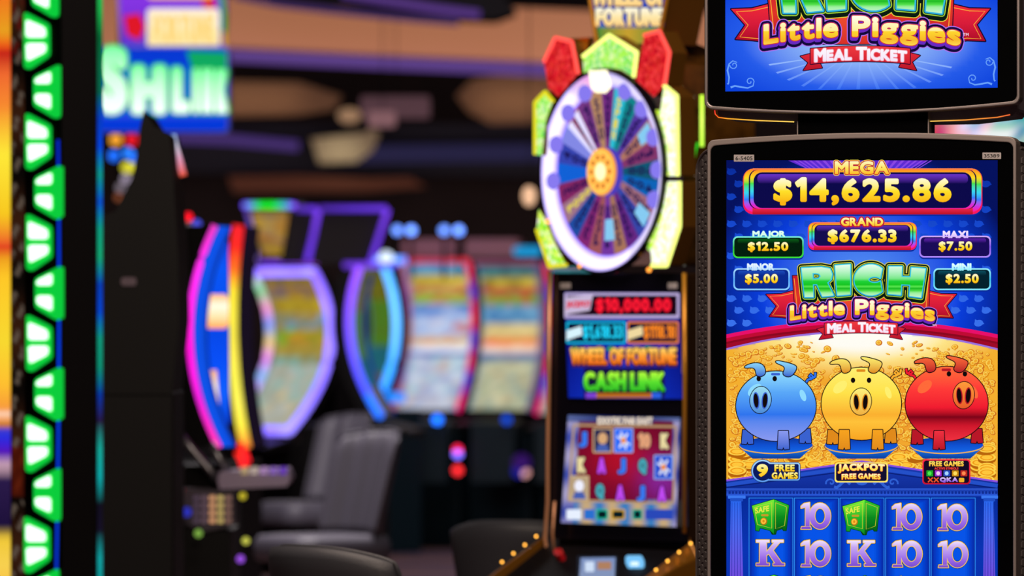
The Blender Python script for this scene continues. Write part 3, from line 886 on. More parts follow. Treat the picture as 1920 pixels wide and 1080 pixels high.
for k, (c1, c2) in enumerate((('#18a828', '#50e850'), ('#a02ad0', '#f0c8f0'), ('#2a50c0', '#a8d8ff'), ('#c88a10', '#ffe060'), ('#c02a20', '#ff8a50'))):
    x = 1737 + 16 * k; a.add(rrect(x, 882, x + 12.5, 893, 1), c1); a.add(ell(x + 6, 887.5, 3.6, 3.8, 12), c2)
for x in (1740, 1751): a.add(join(stroke([(x, 895.5), (x + 9, 904)], 2.2), stroke([(x + 9, 895.5), (x, 904)], 2.2)), '#f05a28')
a.add(text('QKA', 1762, 895, 1796, 905, .9), LAV); a.add(rrect(1798, 896, 1808, 904, 2), '#f0b42a'); a.build('game_badge', DP)


def logo(dp, c0, s, ox, oy, full=True):
    """the game's title: green word, red flag ribbon, yellow words, small ribbon; s and ox, oy place it"""
    a = Art(PF, c0); a.xf = lambda x, y: (ox + s * (x - 1616), oy + s * (y - 563))
    flag = [[(1436.5, 552), (1465, 551), (1490, 544.5), (1492, 598), (1466, 595), (1442.5, 593.5), (1456, 574)], [(1793.5, 551.5), (1765, 551), (1742, 545.5), (1740, 598), (1762, 595), (1787, 596), (1775, 573.5)]]
    for f in flag: a.add(fat(poly(f), 1.6), '#14082a'); a.add(poly(f), ['#f02a38', '#d81c3a', '#a80a24'])
    for f, e in zip(flag, (1, -1)):
        p = [(f[2][0] - e * 1, f[2][1] + 4.5), (f[1][0], f[1][1] + 3.5), (f[0][0] + e * 7, f[0][1] + 3.5), (f[6][0] + e * 4, f[6][1]), (f[5][0] + e * 6, f[5][1] - 3), (f[4][0], f[4][1] - 3), (f[3][0], f[3][1] - 4)]
        a.add(stroke(p, .9), '#ffb83a')
    body = [(1486, 517), (1744, 515), (1741, 580), (1735, 600), (1498, 600), (1491, 582)]
    a.add(fat(poly(body), 1.4), '#14082a'); a.add(poly(body), ['#c81830', '#e03428', '#b01428']); a.add(poly([(1589, 556), (1642, 556), (1680, 600), (1560, 600)]), ['#f05030', '#d83028'])
    a.add(stroke([(1489, 522), (1495, 580)], 1), '#ffb83a'); a.add(stroke([(1741, 520), (1736, 580)], 1), '#ffb83a'); a.build('ribbon', dp)
    a = Art(PF, c0 + .003); a.xf = lambda x, y: (ox + s * (x - 1616), oy + s * (y - 563))
    # RICH: heavy letters drawn as outlines
    Rl = join(poly([(1503, 503), (1523, 502), (1525, 557), (1509, 557)]), poly([(1520, 502), (1540, 501), (1556, 504), (1560, 514), (1558, 524), (1551, 530), (1563, 554), (1542, 556), (1532, 533), (1524, 533), (1524, 524), (1535, 523), (1539, 518), (1536, 513), (1530, 512), (1523, 512)]))
    Il = poly([(1566, 498), (1594, 496), (1594, 552), (1570, 554)])
    Cp = [(1661, 506)] + [(1633 + 31 * math.cos(math.radians(t)) * 1.0, 525 - 29 * math.sin(math.radians(t))) for t in range(60, 301, 15)] + [(1655, 545)] + [(1656, 537)] + [(1638 + 13 * math.cos(math.radians(t)), 526 - 10 * math.sin(math.radians(t))) for t in range(300, 39, -20)]
    Cl = join(poly([(1633 + 31 * math.cos(math.radians(t)), 525 - 29 * math.sin(math.radians(t))) for t in range(48, 313, 12)] + [(1640 + 12 * math.cos(math.radians(t)), 524.5 - 6 * math.sin(math.radians(t))) for t in range(330, 29, -20)]))
    Hl = join(poly([(1667, 500), (1691, 500), (1689, 553), (1665, 551)]), poly([(1686, 519), (1712, 520), (1710, 534), (1686, 533)]), poly([(1709, 502), (1735, 504), (1727, 558), (1705, 555)]))
    L = join(Rl, Il, Cl, Hl)
    a.add(fat(drop(L, 0, 3, 2), 8.6, 16), '#e8e040'); a.add(fat(drop(L, 0, 3, 2), 7.6, 16), '#0a1a10'); a.add(fat(L, 4.6, 14), ['#e8e840', '#a8e040']); a.add(fat(L, 3.4, 14), '#0a2a24'); a.add(fat(L, 2.2, 12), ['#4ad8e8', '#2ab0e0'])
    a.add(L, ['#e8fff0', [.3, '#a0f0b0'], [.42, '#7ae88a'], [.5, '#1fd238'], [.62, '#16c420'], [.66, '#5ae850'], [.72, '#14b81e'], [.8, '#50e048'], [.86, '#a0f0a0'], '#c8f8d0']); a.build('title_lettering', dp)
    a = Art(PF, c0 + .006); a.xf = lambda x, y: (ox + s * (x - 1616), oy + s * (y - 563))
    arch = lambda x, y: (x, y + ((x - 1612) / 135) ** 2 * 12)
    L = join(*[warp(text(t, *b, 1.75, sp=.055), arch) for t, b in (('Little', (1481, 562, 1584, 590.5)), ('Piggies', (1603, 561, 1753, 599)))])
    a.add(fat(drop(L, -1.5, 5, 3), 5.4, 14), '#b070f0'); a.add(fat(drop(L, -1.5, 5, 3), 4.2, 14), '#120a3a'); a.add(fat(drop(L, -1.5, 4, 4), 1.4, 10), '#6a2ac0'); a.add(fat(L, 1.1, 10), '#d03028')
    a.add(L, ['#fffef0', [.35, '#fff4b0'], [.5, '#ffee9a'], [.53, '#ffd830'], [.8, '#f8b828'], '#ffd850'], yr=None); a.build('title_lettering', dp)
    a = Art(PF, c0 + .0085); a.xf = lambda x, y: (ox + s * (x - 1616), oy + s * (y - 563))
    arch2 = lambda x, y: (x, y + ((x - 1615) / 68) ** 2 * 3.5)
    tails = [[(1532, 617), (1552, 612), (1562, 633), (1536, 636.5), (1543, 626)], [(1697, 616), (1678, 611), (1668, 632), (1692, 636.5), (1686, 625)]]
    for t in tails: a.add(fat(poly(t), 1.2), '#14082a'); a.add(poly(t), ['#e02a38', '#b81428'])
    rb = warp(rrect(1546, 603.5, 1683, 626, 1.5, 3), lambda x, y: (x, y))
    rb = poly([arch2(1546 + 137 * k / 12, 603) for k in range(13)] + [arch2(1683 - 137 * k / 12, 624) for k in range(13)])
    a.add(fat(rb, 1.2), '#14082a'); a.add(rb, ['#f03a40', '#d01c30'])
    T = warp(text('Meal Ticket', 1551, 604, 1679, 622.5, 1.15, sp=.03, small=.84), arch2)
    a.add(fat(T, .9), '#f08a9a'); a.add(T, ['#fffaff', '#f4e4f8']); a.build('title_lettering', dp)
    a = Art(PF, c0 + .0085); a.xf = lambda x, y: (ox + s * (x - 1616), oy + s * (y - 563)); a.add(text('TM', 1748, 608, 1756, 612, .2) if s == 1 else text('TM', 1756, 585, 1764, 589, .2), '#e8c8d8'); a.build('trade_mark', dp)


logo(DP, .0065, 1, 1616, 563)

# --- upper display picture
UX0, UX1, UY0, UY1 = 1360, 1870, -120, 170.5


def u_bg(x, y):
    r = math.hypot((x - 1615) / 215, (y - 75) / 88); c = mix(lin('#9cc4fc'), lin('#2a62ee'), (r - .3) / .75); return mix(c, lin('#0c42dc'), (r - .9) / .6)


UQ = ((1360, -120), (1870, -126), (1870.5, 164.5), (1360, 171.5))
DU = picture_grid(PF, .0026, 0, 0, 0, 0, 48, 30, u_bg, UQ).build('display', P, label='wide lit blue screen above the neck')
a = Art(PF, .0028); S = []
for t in range(-75, 80, 12):
    t0, t1 = math.radians(t), math.radians(t + 2.2)
    S.append(poly([(1615 + 30 * math.sin(t0), 100), (1615 + 150 * math.sin(t0) * 1.2, min(167, 100 + 78 * math.cos(t0))), (1615 + 150 * math.sin(t1) * 1.2, min(167, 100 + 78 * math.cos(t1)))]))
a.add(join(*S), ['#a4c8ff', '#3a72f4']); a.build('light_rays', DU)
a = Art(PF, .0031)
for e, cx, dy in ((1, 1360, 0), (-1, 1870, -6)):
    a = Art(PF, .0031); q = lambda x, y: (cx + e * x, y + dy)
    sp1 = [q(16 - 8 * (1 - k / 14) * math.cos(k * .6) + 0, 122 + 8 * (1 - k / 14) * math.sin(k * .6)) for k in range(12)]
    sp2 = [q(46 + 8 * (1 - k / 14) * math.cos(k * .6), 153 - 8 * (1 - k / 14) * math.sin(k * .6)) for k in range(12)]
    a.add(join(stroke(sp1, 1.8), stroke(sp2, 1.8), stroke([q(22, 117), q(14, 114), q(7, 120), q(4, 132), q(7, 145), q(6, 156), q(4, 158)], [1.5, 2.2, 2.6, 3.2, 3, 2.4, 3.5]), stroke([q(54, 152), q(52, 161), q(42, 165), q(28, 163), q(18, 161), q(10, 164)], [1.5, 2.2, 2.6, 3.2, 3, 4])), '#6aa2fa'); a.build('corner_scroll', DU)

logo(DU, .004, 1.36, 1615, 32)

# ------------------------------------------------------------------ the gold wheel machine
WF = Frame(1167, 620, 16, 51.5)
base = WF.w(0, 0, -.2); base.z = 0
W = thing('slot_machine', 'gold slot machine with a big glowing prize wheel above two screens', 'slot machine', base, WF.rz)
BEZ = pbr('bezel_black', '#0c0a14', .25)
mb = MB(); WF.pprism(mb, BEZ, [(1036, 512), (1032, 760), (1030, 1010), (1290, 1016), (1288, 760), (1287, 512)], -.42, 0, pbr('cabinet_side', '#3a2614', .3, .6)); mb.build('cabinet', W, bevel=.006)
mb = MB(); a0 = WF.ab(1036, 512)[0]; a1 = WF.ab(1288, 512)[0]; zb = WF.ab(1160, 1012)[1]
WF.box(mb, DARK, a0, a1, -CZ, zb, -.42, -.02); mb.build('base_cabinet', W, bevel=.006)


def trim(fr, pts, c, r, m, parent, name='edge_trim'):
    mb = MB(); mb.add(*tube_vf([fr.px(x, y, cc) for (x, y), cc in zip(pts, c if isinstance(c, list) else [c] * len(pts))], r, 8), m); return mb.build(name, parent, smooth=True)


COPL = pbr('copper_pale', '#d89a70', .35, .5)
trim(WF, [(1031, 508), (1029, 700), (1027, 860), (1027, 940), (1022, 1010), (1030, 1060), (1036, 1100)], .01, .006, COPL, W)
trim(WF, [(1040, 940), (1036, 1000), (1040, 1040)], .03, .004, COPL, W)
trim(WF, [(1283, 512), (1284, 700), (1283, 1000)], .012, .006, GOLD, W)
led(WF, [(1289, 530), (1289, 640), (1289, 760), (1289, 900)], -.012, .006, ['#c8a030', '#ff3030', '#c81820', '#e04028', '#ff2a30'], .9, W, 'neon_tube')
led(WF, [(1281, 520), (1281, 700)], .008, .003, ['#d8a838', '#e86a30', '#c89030'], .8, W, 'neon_tube')

# upper screen
UF = WF.at(WF.px(1166, 648, .014), lean=2.6)


def w_up(x, y): return mix(lin('#0a1480'), lin('#1030c0'), 1 - abs(x - 1168) / 120 + (y - 690) / 200)


DW = picture_grid(UF, .001, 0, 0, 0, 0, 24, 20, w_up, ((1058, 548), (1274, 549), (1279, 748), (1066, 746))).build('display', W, label='upper screen showing a red prize amount')
a = Art(UF, .0015)
a.add(rrect(1058, 549, 1274, 597, 3), '#b8a8d8'); a.add(rrect(1063, 554, 1269, 591, 2), '#1a0414')
a.add(poly([(1060, 558), (1112, 552), (1106, 582), (1058, 590)]), '#c8b8d8'); a.add(text('JACKPOT', 1062, 564, 1108, 580, .8), '#e01838')
T = text('$10,000.00', 1117, 558, 1258, 588, 1.7, sp=.12); a.add(fat(T, 1.5), '#5a0410'); a.add(T, '#ff1a34'); a.build('jackpot_panel', DW)
for x0, x1, c, tc, v, n in ((1062, 1173, '#1ac8f0', '#20d8ff', '$1,618.33', 'MAJOR'), (1176, 1272, '#ff8a28', '#ff8a20', '$1118.18', 'MINOR')):
    a = Art(UF, .0015); a.add(rrect(x0, 603, x1, 644, 3), c); a.add(rrect(x0 + 3, 606, x1 - 3, 641, 2), '#0a0a30'); a.add(poly([(x0, 620), (x0 + 28, 611), (x0 + 30, 628), (x0, 638)]), '#f0d8a0' if c[1] == 'f' else '#d8f4ff')
    a.add(text(v, x0 + 31, 609, x1 - 6, 638, .8, sp=.1), tc); a.build('jackpot_panel', DW)
a = Art(UF, .0015)
for k in range(9): a.add(ell(1078 + 23 * k, 654, 9, 5, 12), ['#40a848', '#7a3ad0', '#d09a30'][k % 3])
T = text('WHEEL OF FORTUNE', 1069, 652, 1269, 684, 1.9, sp=.09); a.add(fat(drop(T, 0, 3), 1.6), '#4a1c10'); a.add(T, ['#ffd86a', '#ff9a30', '#e8601c']); a.build('title_lettering', DW)
a = Art(UF, .0018)
a.add(rrect(1095, 690, 1246, 746, 3), '#1a0c40')
T = text('CASH LINK', 1094, 697, 1247, 734, 2.6, sp=.09); a.add(fat(drop(T, 0, 3), 1.8), '#0c2a10'); a.add(T, ['#b8ff40', '#5ae030', '#28b828']); a.add(rrect(1098, 737, 1240, 746, 1), '#b86a20'); a.add(rrect(1098, 736, 1118, 747, 1), '#7a40d0'); a.add(rrect(1222, 736, 1240, 747, 1), '#2a60e0'); a.build('title_lettering', DW)
# middle bezel stickers
a = Art(WF, .001); a.add(rrect(1050, 530, 1070, 541, 1), '', mat=pbr('sticker', '#b0a8aa', .6)); a.build('asset_tag', W); a = Art(WF, .001); a.add(rrect(1252, 530, 1270, 541, 1), '', mat=pbr('sticker', '#b0a8aa', .6)); a.build('asset_tag', W)
# lower screen
LF = WF.at(WF.px(1166, 880, .014), lean=-3.6)


def w_lo(x, y):
    if y < 792: return mix(lin('#0a1c6a'), lin('#6a7ab0'), abs(x - 1165) / 120 - .2)
    if x < 1082 + (792 - y) * .06 + 2 or x > 1262: return mix(lin('#3a4aa8'), lin('#a8a0c8'), (math.sin(y * .09) + 1) / 2)
    if y > 940: return mix(lin('#c8a878'), lin('#2a7ac0'), (math.sin(x * .13) + 1) / 2)
    c = mix(lin('#6a0a2a'), lin('#b01028'), math.exp(-((x - 1165) / 60) ** 2 - ((y - 860) / 50) ** 2))
    return mix(c, lin('#8a2aa8'), math.exp(-((x - 1240) / 40) ** 2 - ((y - 900) / 40) ** 2) * .7)


DL = picture_grid(LF, .001, 0, 0, 0, 0, 44, 40, w_lo, ((1065, 778), (1275, 783), (1268, 988), (1052, 980))).build('display', W, label='lower screen showing playing card symbols')
a = Art(LF, .0015); T = text('EXOTIC FAR EAST', 1120, 782, 1224, 796, 1.2, sp=.09); a.add(fat(T, 1), '#101840'); a.add(T, '#e8d8c8'); a.build('title_lettering', DL)
a = Art(LF, .0015); O = [(1076, 797), (1268, 800), (1262, 944), (1066, 938)]
for i in range(4): a.add(stroke([O[i], O[(i + 1) % 4]], 4), '#b89870')
a.build('reel_frame', DL)
B_, P_, K_, G_ = '#3a78f0', '#c04af0', '#e8d8a0', '#48a8b8'
SYM = [[('J', 1093, 824, B_), ('#', 1130, 826, '#2a2a50'), ('*', 1169, 826, '#2a6af8'), ('10', 1208, 826, '#e0a078'), ('K', 1246, 827, K_)],
       [('K', 1090, 872, K_), ('A', 1128, 873, P_), ('J', 1166, 874, B_), ('Q', 1205, 875, G_), ('*', 1244, 876, '#2a50d0')],
       [('#', 1086, 915, '#b8a080'), ('Q', 1125, 922, G_), ('A', 1163, 924, P_), ('J', 1202, 925, B_), ('A', 1241, 926, P_)]]
for row in SYM:
    for ch, x, y, col in row:
        a = Art(LF, .002)
        if ch in '#*':
            a.add(rrect(x - 18, y - 23, x + 18, y + 23, 2), '#d8c090' if ch == '#' else '#90b8ff'); a.add(rrect(x - 16, y - 21, x + 16, y + 21, 2), col)
            if ch == '*': a.add(join(*[stroke([(x - 13 * math.cos(t), y - 17 * math.sin(t)), (x + 13 * math.cos(t), y + 17 * math.sin(t))], 4) for t in (.5, 1.2, 2.2)]), '#e8f0ff'); a.add(ell(x, y, 5, 6, 12), '#f09048')
            else: a.add(ell(x, y - 4, 9, 11, 16), '#d8a878' if col == '#2a2a50' else '#f0f0ff'); a.add(poly([(x - 13, y + 21), (x - 8, y + 7), (x + 8, y + 7), (x + 13, y + 21)]), '#4860b0')
        else:
            wd = 8 if ch != '10' else 12
            T = text(ch, x - wd, y - 15, x + wd, y + 15, 2.4); a.add(fat(T, 1.6), '#28103a'); a.add(T, col)
        a.build('reel_symbol', DL)
for x0, x1, c in ((1062, 1090, '#e8f0ff'), (1095, 1115, '#2a70d0'), (1118, 1140, '#18b898'), (1146, 1172, '#d8a838'), (1186, 1204, '#18a890'), (1210, 1262, '#2a48b8')):
    a = Art(LF, .002); a.add(rrect(x0, 955, x1, 974, 2), c)
    if c in ('#18b898', '#d8a838', '#18a890'): a.add(rrect(x0 + 3, 958, x1 - 3, 971, 2), '#041a20')
    a.build('meter_window', DL)

# button deck, falling towards the player
ztop = WF.ab(1160, 1026)[1]
Lk = math.hypot(.30, .12)
mb = MB()
A0, A1 = WF.ab(1030, 700)[0] - .02, WF.ab(1290, 700)[0] + .01
V = [WF.w(a_, b_, c_) for a_, b_, c_ in ((A0, ztop, 0), (A1, ztop, 0), (A1, ztop - .18, .30), (A0, ztop - .18, .30), (A0, ztop - .10, 0), (A1, ztop - .10, 0), (A1, ztop - .23, .30), (A0, ztop - .23, .30))]
mb.add(V, [(3, 2, 1, 0), (4, 5, 6, 7), (3, 7, 6, 2), (0, 4, 7, 3), (1, 2, 6, 5), (0, 1, 5, 4)], pbr('deck_black', '#07060a', .6, spec=.15)); mb.build('button_deck', W, bevel=.005)
for a_, s_ in ((A0, -1), (A1, 1)):
    mb = MB(); V = []
    for k in range(9):
        t = k / 8; V += [WF.w(a_ + s_ * .035, ztop - .18 * t + .03 * math.sin(math.pi * t) - .02, .32 * t), WF.w(a_, ztop - .18 * t + .025, .32 * t), WF.w(a_, ztop - .18 * t - .05, .32 * t), WF.w(a_ + s_ * .035, ztop - .18 * t - .12, .32 * t)]
    F = []
    for k in range(8):
        for q in range(4): F.append((4 * k + q, 4 * k + (q + 1) % 4, 4 * k + 4 + (q + 1) % 4, 4 * k + 4 + q))
    F += [(0, 1, 2, 3), (35, 34, 33, 32)]
    mb.add(V, F, pbr('cheek_gold', '#8a5a18', .3, .5)); g = mb.build('deck_cheek', W, bevel=.004, label='gold side cheek of the button deck')
    for k in range(4):
        t = .05 + .13 * k; q = WF.w(a_ + s_ * .02, ztop - .18 * t + .03, .32 * t)
        mb = MB(); n = 8; V = [q + Vector((.0034 * math.cos(i * math.tau / n) * math.sin(j * math.pi / 5), .0034 * math.sin(i * math.tau / n) * math.sin(j * math.pi / 5), .0034 * math.cos(j * math.pi / 5))) for j in range(6) for i in range(n)]
        mb.add(V, [(j * n + i, j * n + (i + 1) % n, (j + 1) * n + (i + 1) % n, (j + 1) * n + i) for j in range(5) for i in range(n)], glow('#ffb040', 5)); mb.build('bulb', g)
DFr = WF.at(WF.w(0, ztop, 0), lean=-math.degrees(math.atan2(.30, .18)))
a = Art(DFr, .003)
a.add(rrect(1082, 1042, 1158, 1100, 2), '#20222c'); a.add(poly([(1089, 1046), (1154, 1045), (1152, 1096), (1085, 1096)]), ['#7a90c0', '#8a98b8']); a.add(rrect(1097, 1053, 1114, 1072, 1), '#d0e0f8'); a.add(rrect(1120, 1053, 1146, 1068, 1), '#b08060'); a.build('deck_screen', W)
mb = MB(); DFr.pprism(mb, glow(['#7ac8ff', '#2a70ff']), rrect_pts(1176, 1048, 1208, 1066, 5)[::-1], 0, .012); mb.build('deck_button', W, label='lit blue button')
a = Art(DFr, .013); a.add(rrect(1182, 1053, 1198, 1061, 3), '#d8f0ff', 1.2); a.build('button_cap', W)
mb = MB(); DFr.pprism(mb, pbr('red_button', '#c01420', .3), [(x, y) for x, y in ell(1052, 1046, 9, 7, 16)[0]][::-1], 0, .02); mb.build('deck_button', W, label='red button')

# the wheel
HUBF = WF.at(WF.px(1128, 322, .03), psi=53.6)
R0 = .286
GREEN_SP = sparkle('green_glitter', ['#b8f020', '#e8ff50', '#f8ffb0', '#70e030', '#c8ff40', '#ffffff'], 95, 1.05)
GREEN_BR = sparkle('pale_glitter', ['#f0ffb0', '#ffffff', '#fbffe0', '#e0ff80', '#ffffff'], 95, 1.25)
RED_SP = sparkle('red_glitter', ['#c00c20', '#e81c2c', '#ff4848', '#d01020', '#f03a30', '#b80818'], 95, .95)
GREEN_T = sparkle('spring_glitter', ['#70f050', '#a8f840', '#d8ff90', '#60e070', '#f0ffc0', '#90f060'], 95, 1.0)
YLED = glow('#f4ff80', 1.6); YDEEP = glow('#e0d820', 1.1); RLED = glow('#ff5048', 1.6)
# gold housing behind the wheel
mb = MB(); WF.pprism(mb, pbr('dark_gold', '#6a4414', .4, .4), [(1038, 498), (1010, 405), (1008, 210), (1034, 130), (1092, 96), (1140, 70), (1192, 92), (1236, 118), (1262, 200), (1266, 395), (1240, 497)], -.30, -.03, pbr('housing_gold', '#5a3810', .3, .5, bump=.6, scale=14, var=.5)); mb.build('wheel_housing', W, bevel=.006)


def lathe(fr, prof, m, n=64, mats=None):
    """profile [(radius, c)] turned about the frame's normal"""
    mb = MB(); V = [fr.w(r * math.cos(k * math.tau / n), r * math.sin(k * math.tau / n), c) for r, c in prof for k in range(n)]
    for i in range(len(prof) - 1):
        mb.add(V[i * n:(i + 2) * n], [(k, n + k, n + (k + 1) % n, (k + 1) % n)[::-1] for k in range(n)], (mats[i] if mats else m))
    return mb


lathe(HUBF, [(R0 - .006, .004), (R0 + .002, .006), (R0 + .003, -.004), (R0 + .001, -.02)], pbr('rim_black', '#0a0812', .3)).build('wheel_rim', W, smooth=True)
mb = MB(); n = 72; V = []; col = []
for j in range(5):
    r = R0 - .006 - .044 * j / 4; c = .004 - .026 * j / 4
    for k in range(n):
        t = math.radians(k * 5); V.append(HUBF.w(r * math.cos(t), r * math.sin(t), c))
        base_ = lin('#efe6ff'); edge = lin('#8a6af8')
        q = abs(j - 1.8) / 2.4; cc = mix(base_, edge, q * q * 1.2)
        ang = k * 5
        if 20 > abs(ang - 105): cc = mix(cc, lin('#ff90d8'), .6 * (1 - abs(ang - 105) / 20))
        cc = tuple(x * (1.5 if 120 < ang < 300 else 1.05) for x in cc)
        col.append(cc)
mb.add(V, [(j * n + k, (j + 1) * n + k, (j + 1) * n + (k + 1) % n, j * n + (k + 1) % n)[::-1] for j in range(4) for k in range(n)], picture(), col=col); mb.build('wheel_light_ring', W, smooth=True, label='white violet light ring round the wheel')
PEG = glow('#8c7ef6', .95)
for ang in (112, 135, 160, 185, 67, 45, 22, 0, -20):
    t = math.radians(ang); r = R0 - .044; q = HUBF.w(r * math.cos(t), r * math.sin(t), -.010)
    mb = MB(); V = []; n = 12
    for j in range(7):
        ph = j * math.pi / 6
        for k in range(n):
            e = Vector((0, 0, 0)) + HUBF.t * (.026 * math.sin(ph) * math.cos(k * math.tau / n)) + HUBF.u * (.026 * math.sin(ph) * math.sin(k * math.tau / n)) + HUBF.n * (.016 * math.cos(ph)); V.append(q + e)
    mb.add(V, [(j * n + k, j * n + (k + 1) % n, (j + 1) * n + (k + 1) % n, (j + 1) * n + k) for j in range(6) for k in range(n)], PEG); mb.build('wheel_peg', W, smooth=True)
# wheel face with coloured wedges
CW = -.022
seg = ['#5a2a90', '#2a48b8', '#7a2a78', '#c09068', '#7a3088', '#30c8e0', '#128a90', '#5a3aa8', '#b87a68', '#8a3a70', '#147a70', '#1060c8', '#b08090', '#5a3a98', '#a06a58', '#7a3a90', '#c87a60', '#6a2a80', '#b03a60', '#2450a8', '#a87a80', '#8a2a68', '#1466e0', '#3a48c0', '#8a90e8']
angs = {}
NW = 24; mb = MB(); order = {0: '#145a78', 1: '#8a3a70', 2: '#b87a68', 3: '#5a3aa8', 4: '#128a90', 5: '#30c8e0', 6: '#7a3088', 7: '#c09068', 8: '#7a3a88', 9: '#a83a68', 10: '#8a90f0', 11: '#3a48b8', 12: '#1466e0', 13: '#8a2a68', 14: '#a87a90', 15: '#2450a8', 16: '#8a2a78', 17: '#a85a60', 18: '#7a3aa8', 19: '#b07a60', 20: '#6a2a88', 21: '#3a4ab0', 22: '#a87080', 23: '#1068c0'}
fr = HUBF
for k in range(NW):
    t0 = (k - .5) * 15; V = [fr.w(.055 * math.cos(math.radians(t0)), .055 * math.sin(math.radians(t0)), CW), fr.w(.055 * math.cos(math.radians(t0 + 15)), .055 * math.sin(math.radians(t0 + 15)), CW)]
    V += [fr.w(.237 * math.cos(math.radians(t0 + 15 - 5 * j)), .237 * math.sin(math.radians(t0 + 15 - 5 * j)), CW) for j in range(4)]
    mb.add(V, [tuple(range(6))[::-1]], glow(order[k], .9))
WH = mb.build('wheel_face', W, label='wheel face of coloured wedges')
nums = {0: '400', 1: '150', 3: '250', 4: '300', 5: 'SPIN', 6: '200', 7: '500', 8: '150', 9: '250', 11: '400', 13: '200', 14: '1000', 16: '300', 18: '150', 19: '500', 20: '200', 21: '250', 22: '300', 17: '150', 23: '400', 15: '200', 2: '250'}
class Pl(Art):
    """letters laid along a wheel wedge: x along the radius from the hub"""
for k, s in nums.items():
    a = Art(HUBF, 0); mb = MB(); t = math.radians(k * 15)
    T = []
    for i, ch in enumerate(s[::-1] if False else s):
        r0 = .215 - i * (.125 / max(3, len(s))); h = .11 / max(3, len(s)); hw = .0085 + .022 * (r0 - .1)
        g, f = text(ch, -hw, -h / 2, hw, h / 2, .0014)
        T.append((np.array([(x, -y + r0 - h / 2) for x, y in g]), f))
    V2, F = join(*T); er = Vector((math.cos(t), math.sin(t), 0))
    V = [HUBF.w(y * math.cos(t) + x * math.sin(t), y * math.sin(t) - x * math.cos(t), CW + .0006) for x, y in V2]
    mb.add(V, F, glow('#f0e050' if s in ('SPIN', '1000') else '#1c1050', .9)); mb.build('wedge_number', WH)
mb = MB()
for k, rr in ((2, .2), (21.5, .2), (18.2, .165), (0, .22)):
    t = math.radians(k * 15)
    if rr == .22: continue
    V = [HUBF.w(r * math.cos(t + d_ / r), r * math.sin(t + d_ / r), CW + .001) for r, d_ in ((rr - .03, -.018), (rr + .03, -.024), (rr + .03, .024), (rr - .03, .018))]
    m2 = MB(); m2.add(V, [(0, 1, 2, 3)], glow('#8ad0f8', .95)); m2.build('prize_tag', WH)
# white slotted arm between hub and rim
t = math.radians(136)
for dd in (-.014, .014):
    m2 = MB(); V = [HUBF.w(r * math.cos(t) - (dd + e) * math.sin(t) * (r / .15), r * math.sin(t) + (dd + e) * math.cos(t) * (r / .15), CW + .002) for r, e in ((.06, -.008), (.225, -.008), (.225, .008), (.06, .008))]
    m2.add(V, [(0, 1, 2, 3)], glow('#e0dcff', 1.1)); m2.build('bright_stripe', WH)
lathe(HUBF, [(.0, .004), (.064, .004), (.068, -.002), (.071, -.034)], None, 40, [glow('#ffb850', 1.25), glow('#f09a40', 1.0), glow('#5a48d8', .75)]).build('wheel_hub', W)
hub = bpy.data.objects['wheel_hub']
m2 = MB(); V = [HUBF.w(.025 * math.cos(k * math.tau / 20), .025 * math.sin(k * math.tau / 20), .0046) for k in range(20)]; m2.add(V, [tuple(range(20))[::-1]], glow('#fff0b8', 1.3)); m2.build('hub_centre', W)
for k in range(10):
    t = k * math.tau / 10; m2 = MB(); V = [HUBF.w(.042 * math.cos(t) + .008 * math.cos(q * math.tau / 10), .042 * math.sin(t) + .008 * math.sin(q * math.tau / 10), .0046) for q in range(10)]; m2.add(V, [tuple(range(10))[::-1]], glow('#e07a2a', .8)); m2.build('hub_dot', W)
m2 = MB(); HUBF.prism(m2, glow('#fff6d0', 1.6), [(-.035, .285), (.035, .285), (.022, .235), (0, .222), (-.022, .235)][::-1], -.015, .02); m2.build('wheel_pointer', W)


def gem(pts, m, led_m, edges, name, lab=None, c1=.035, wdt=6.5):
    """a glittering panel with bright bars along some of its edges"""
    g_ = WF.at(WF.w(0, 0, c1)); mb = MB(); g_.pprism(mb, m, pts, -.03 - c1, 0, pbr('gem_frame', '#6a4412', .35, .5)); g = mb.build(name, W, bevel=.003, label=lab)
    for i, j in edges:
        q = [pts[i], pts[j]]; mb = MB(); mb.add(*tube_vf([WF.px(x, y, c1 + .002) for x, y in q], wdt / 2 / 667 * 1.15, 8), led_m); mb.build('light_bar', g)
    return g


gem([(1003, 290), (1003, 192), (1022, 172), (1037, 190), (1024, 225), (1016, 292)], GREEN_T, YDEEP, ((1, 2), (2, 3), (0, 1)), 'glitter_panel')
gem([(1010, 392), (1022, 410), (1040, 455), (1062, 497), (1030, 500), (1006, 430)], GREEN_SP, YDEEP, ((3, 4), (4, 5)), 'glitter_panel')
gem([(1245, 160), (1269, 180), (1271, 330), (1254, 330), (1250, 270), (1238, 208)], GREEN_BR, YLED, ((0, 1), (1, 2)), 'glitter_panel')
gem([(1230, 205), (1238, 208), (1250, 270), (1254, 330), (1243, 330), (1238, 262)], GREEN_SP, YDEEP, (), 'glitter_panel', c1=.03)
gem([(1252, 340), (1274, 340), (1274, 425), (1250, 498), (1222, 498), (1220, 470), (1238, 425)], GREEN_BR, YLED, ((1, 2), (2, 3), (3, 4)), 'glitter_panel')
gem([(1243, 345), (1252, 345), (1240, 425), (1221, 474), (1213, 466), (1232, 415)], GREEN_SP, YDEEP, (), 'glitter_panel', c1=.03)
gem([(1093, 106), (1142, 66), (1194, 98), (1188, 145), (1165, 131), (1142, 127), (1115, 129), (1094, 137)], GREEN_T, YLED, ((0, 1), (1, 2), (2, 3)), 'glitter_panel', c1=.03)
gem([(1020, 116), (1041, 71), (1072, 78), (1084, 138), (1047, 182), (1028, 165)], RED_SP, RLED, ((0, 1), (1, 2), (2, 3)), 'red_jewel', 'red glittering jewel shape')
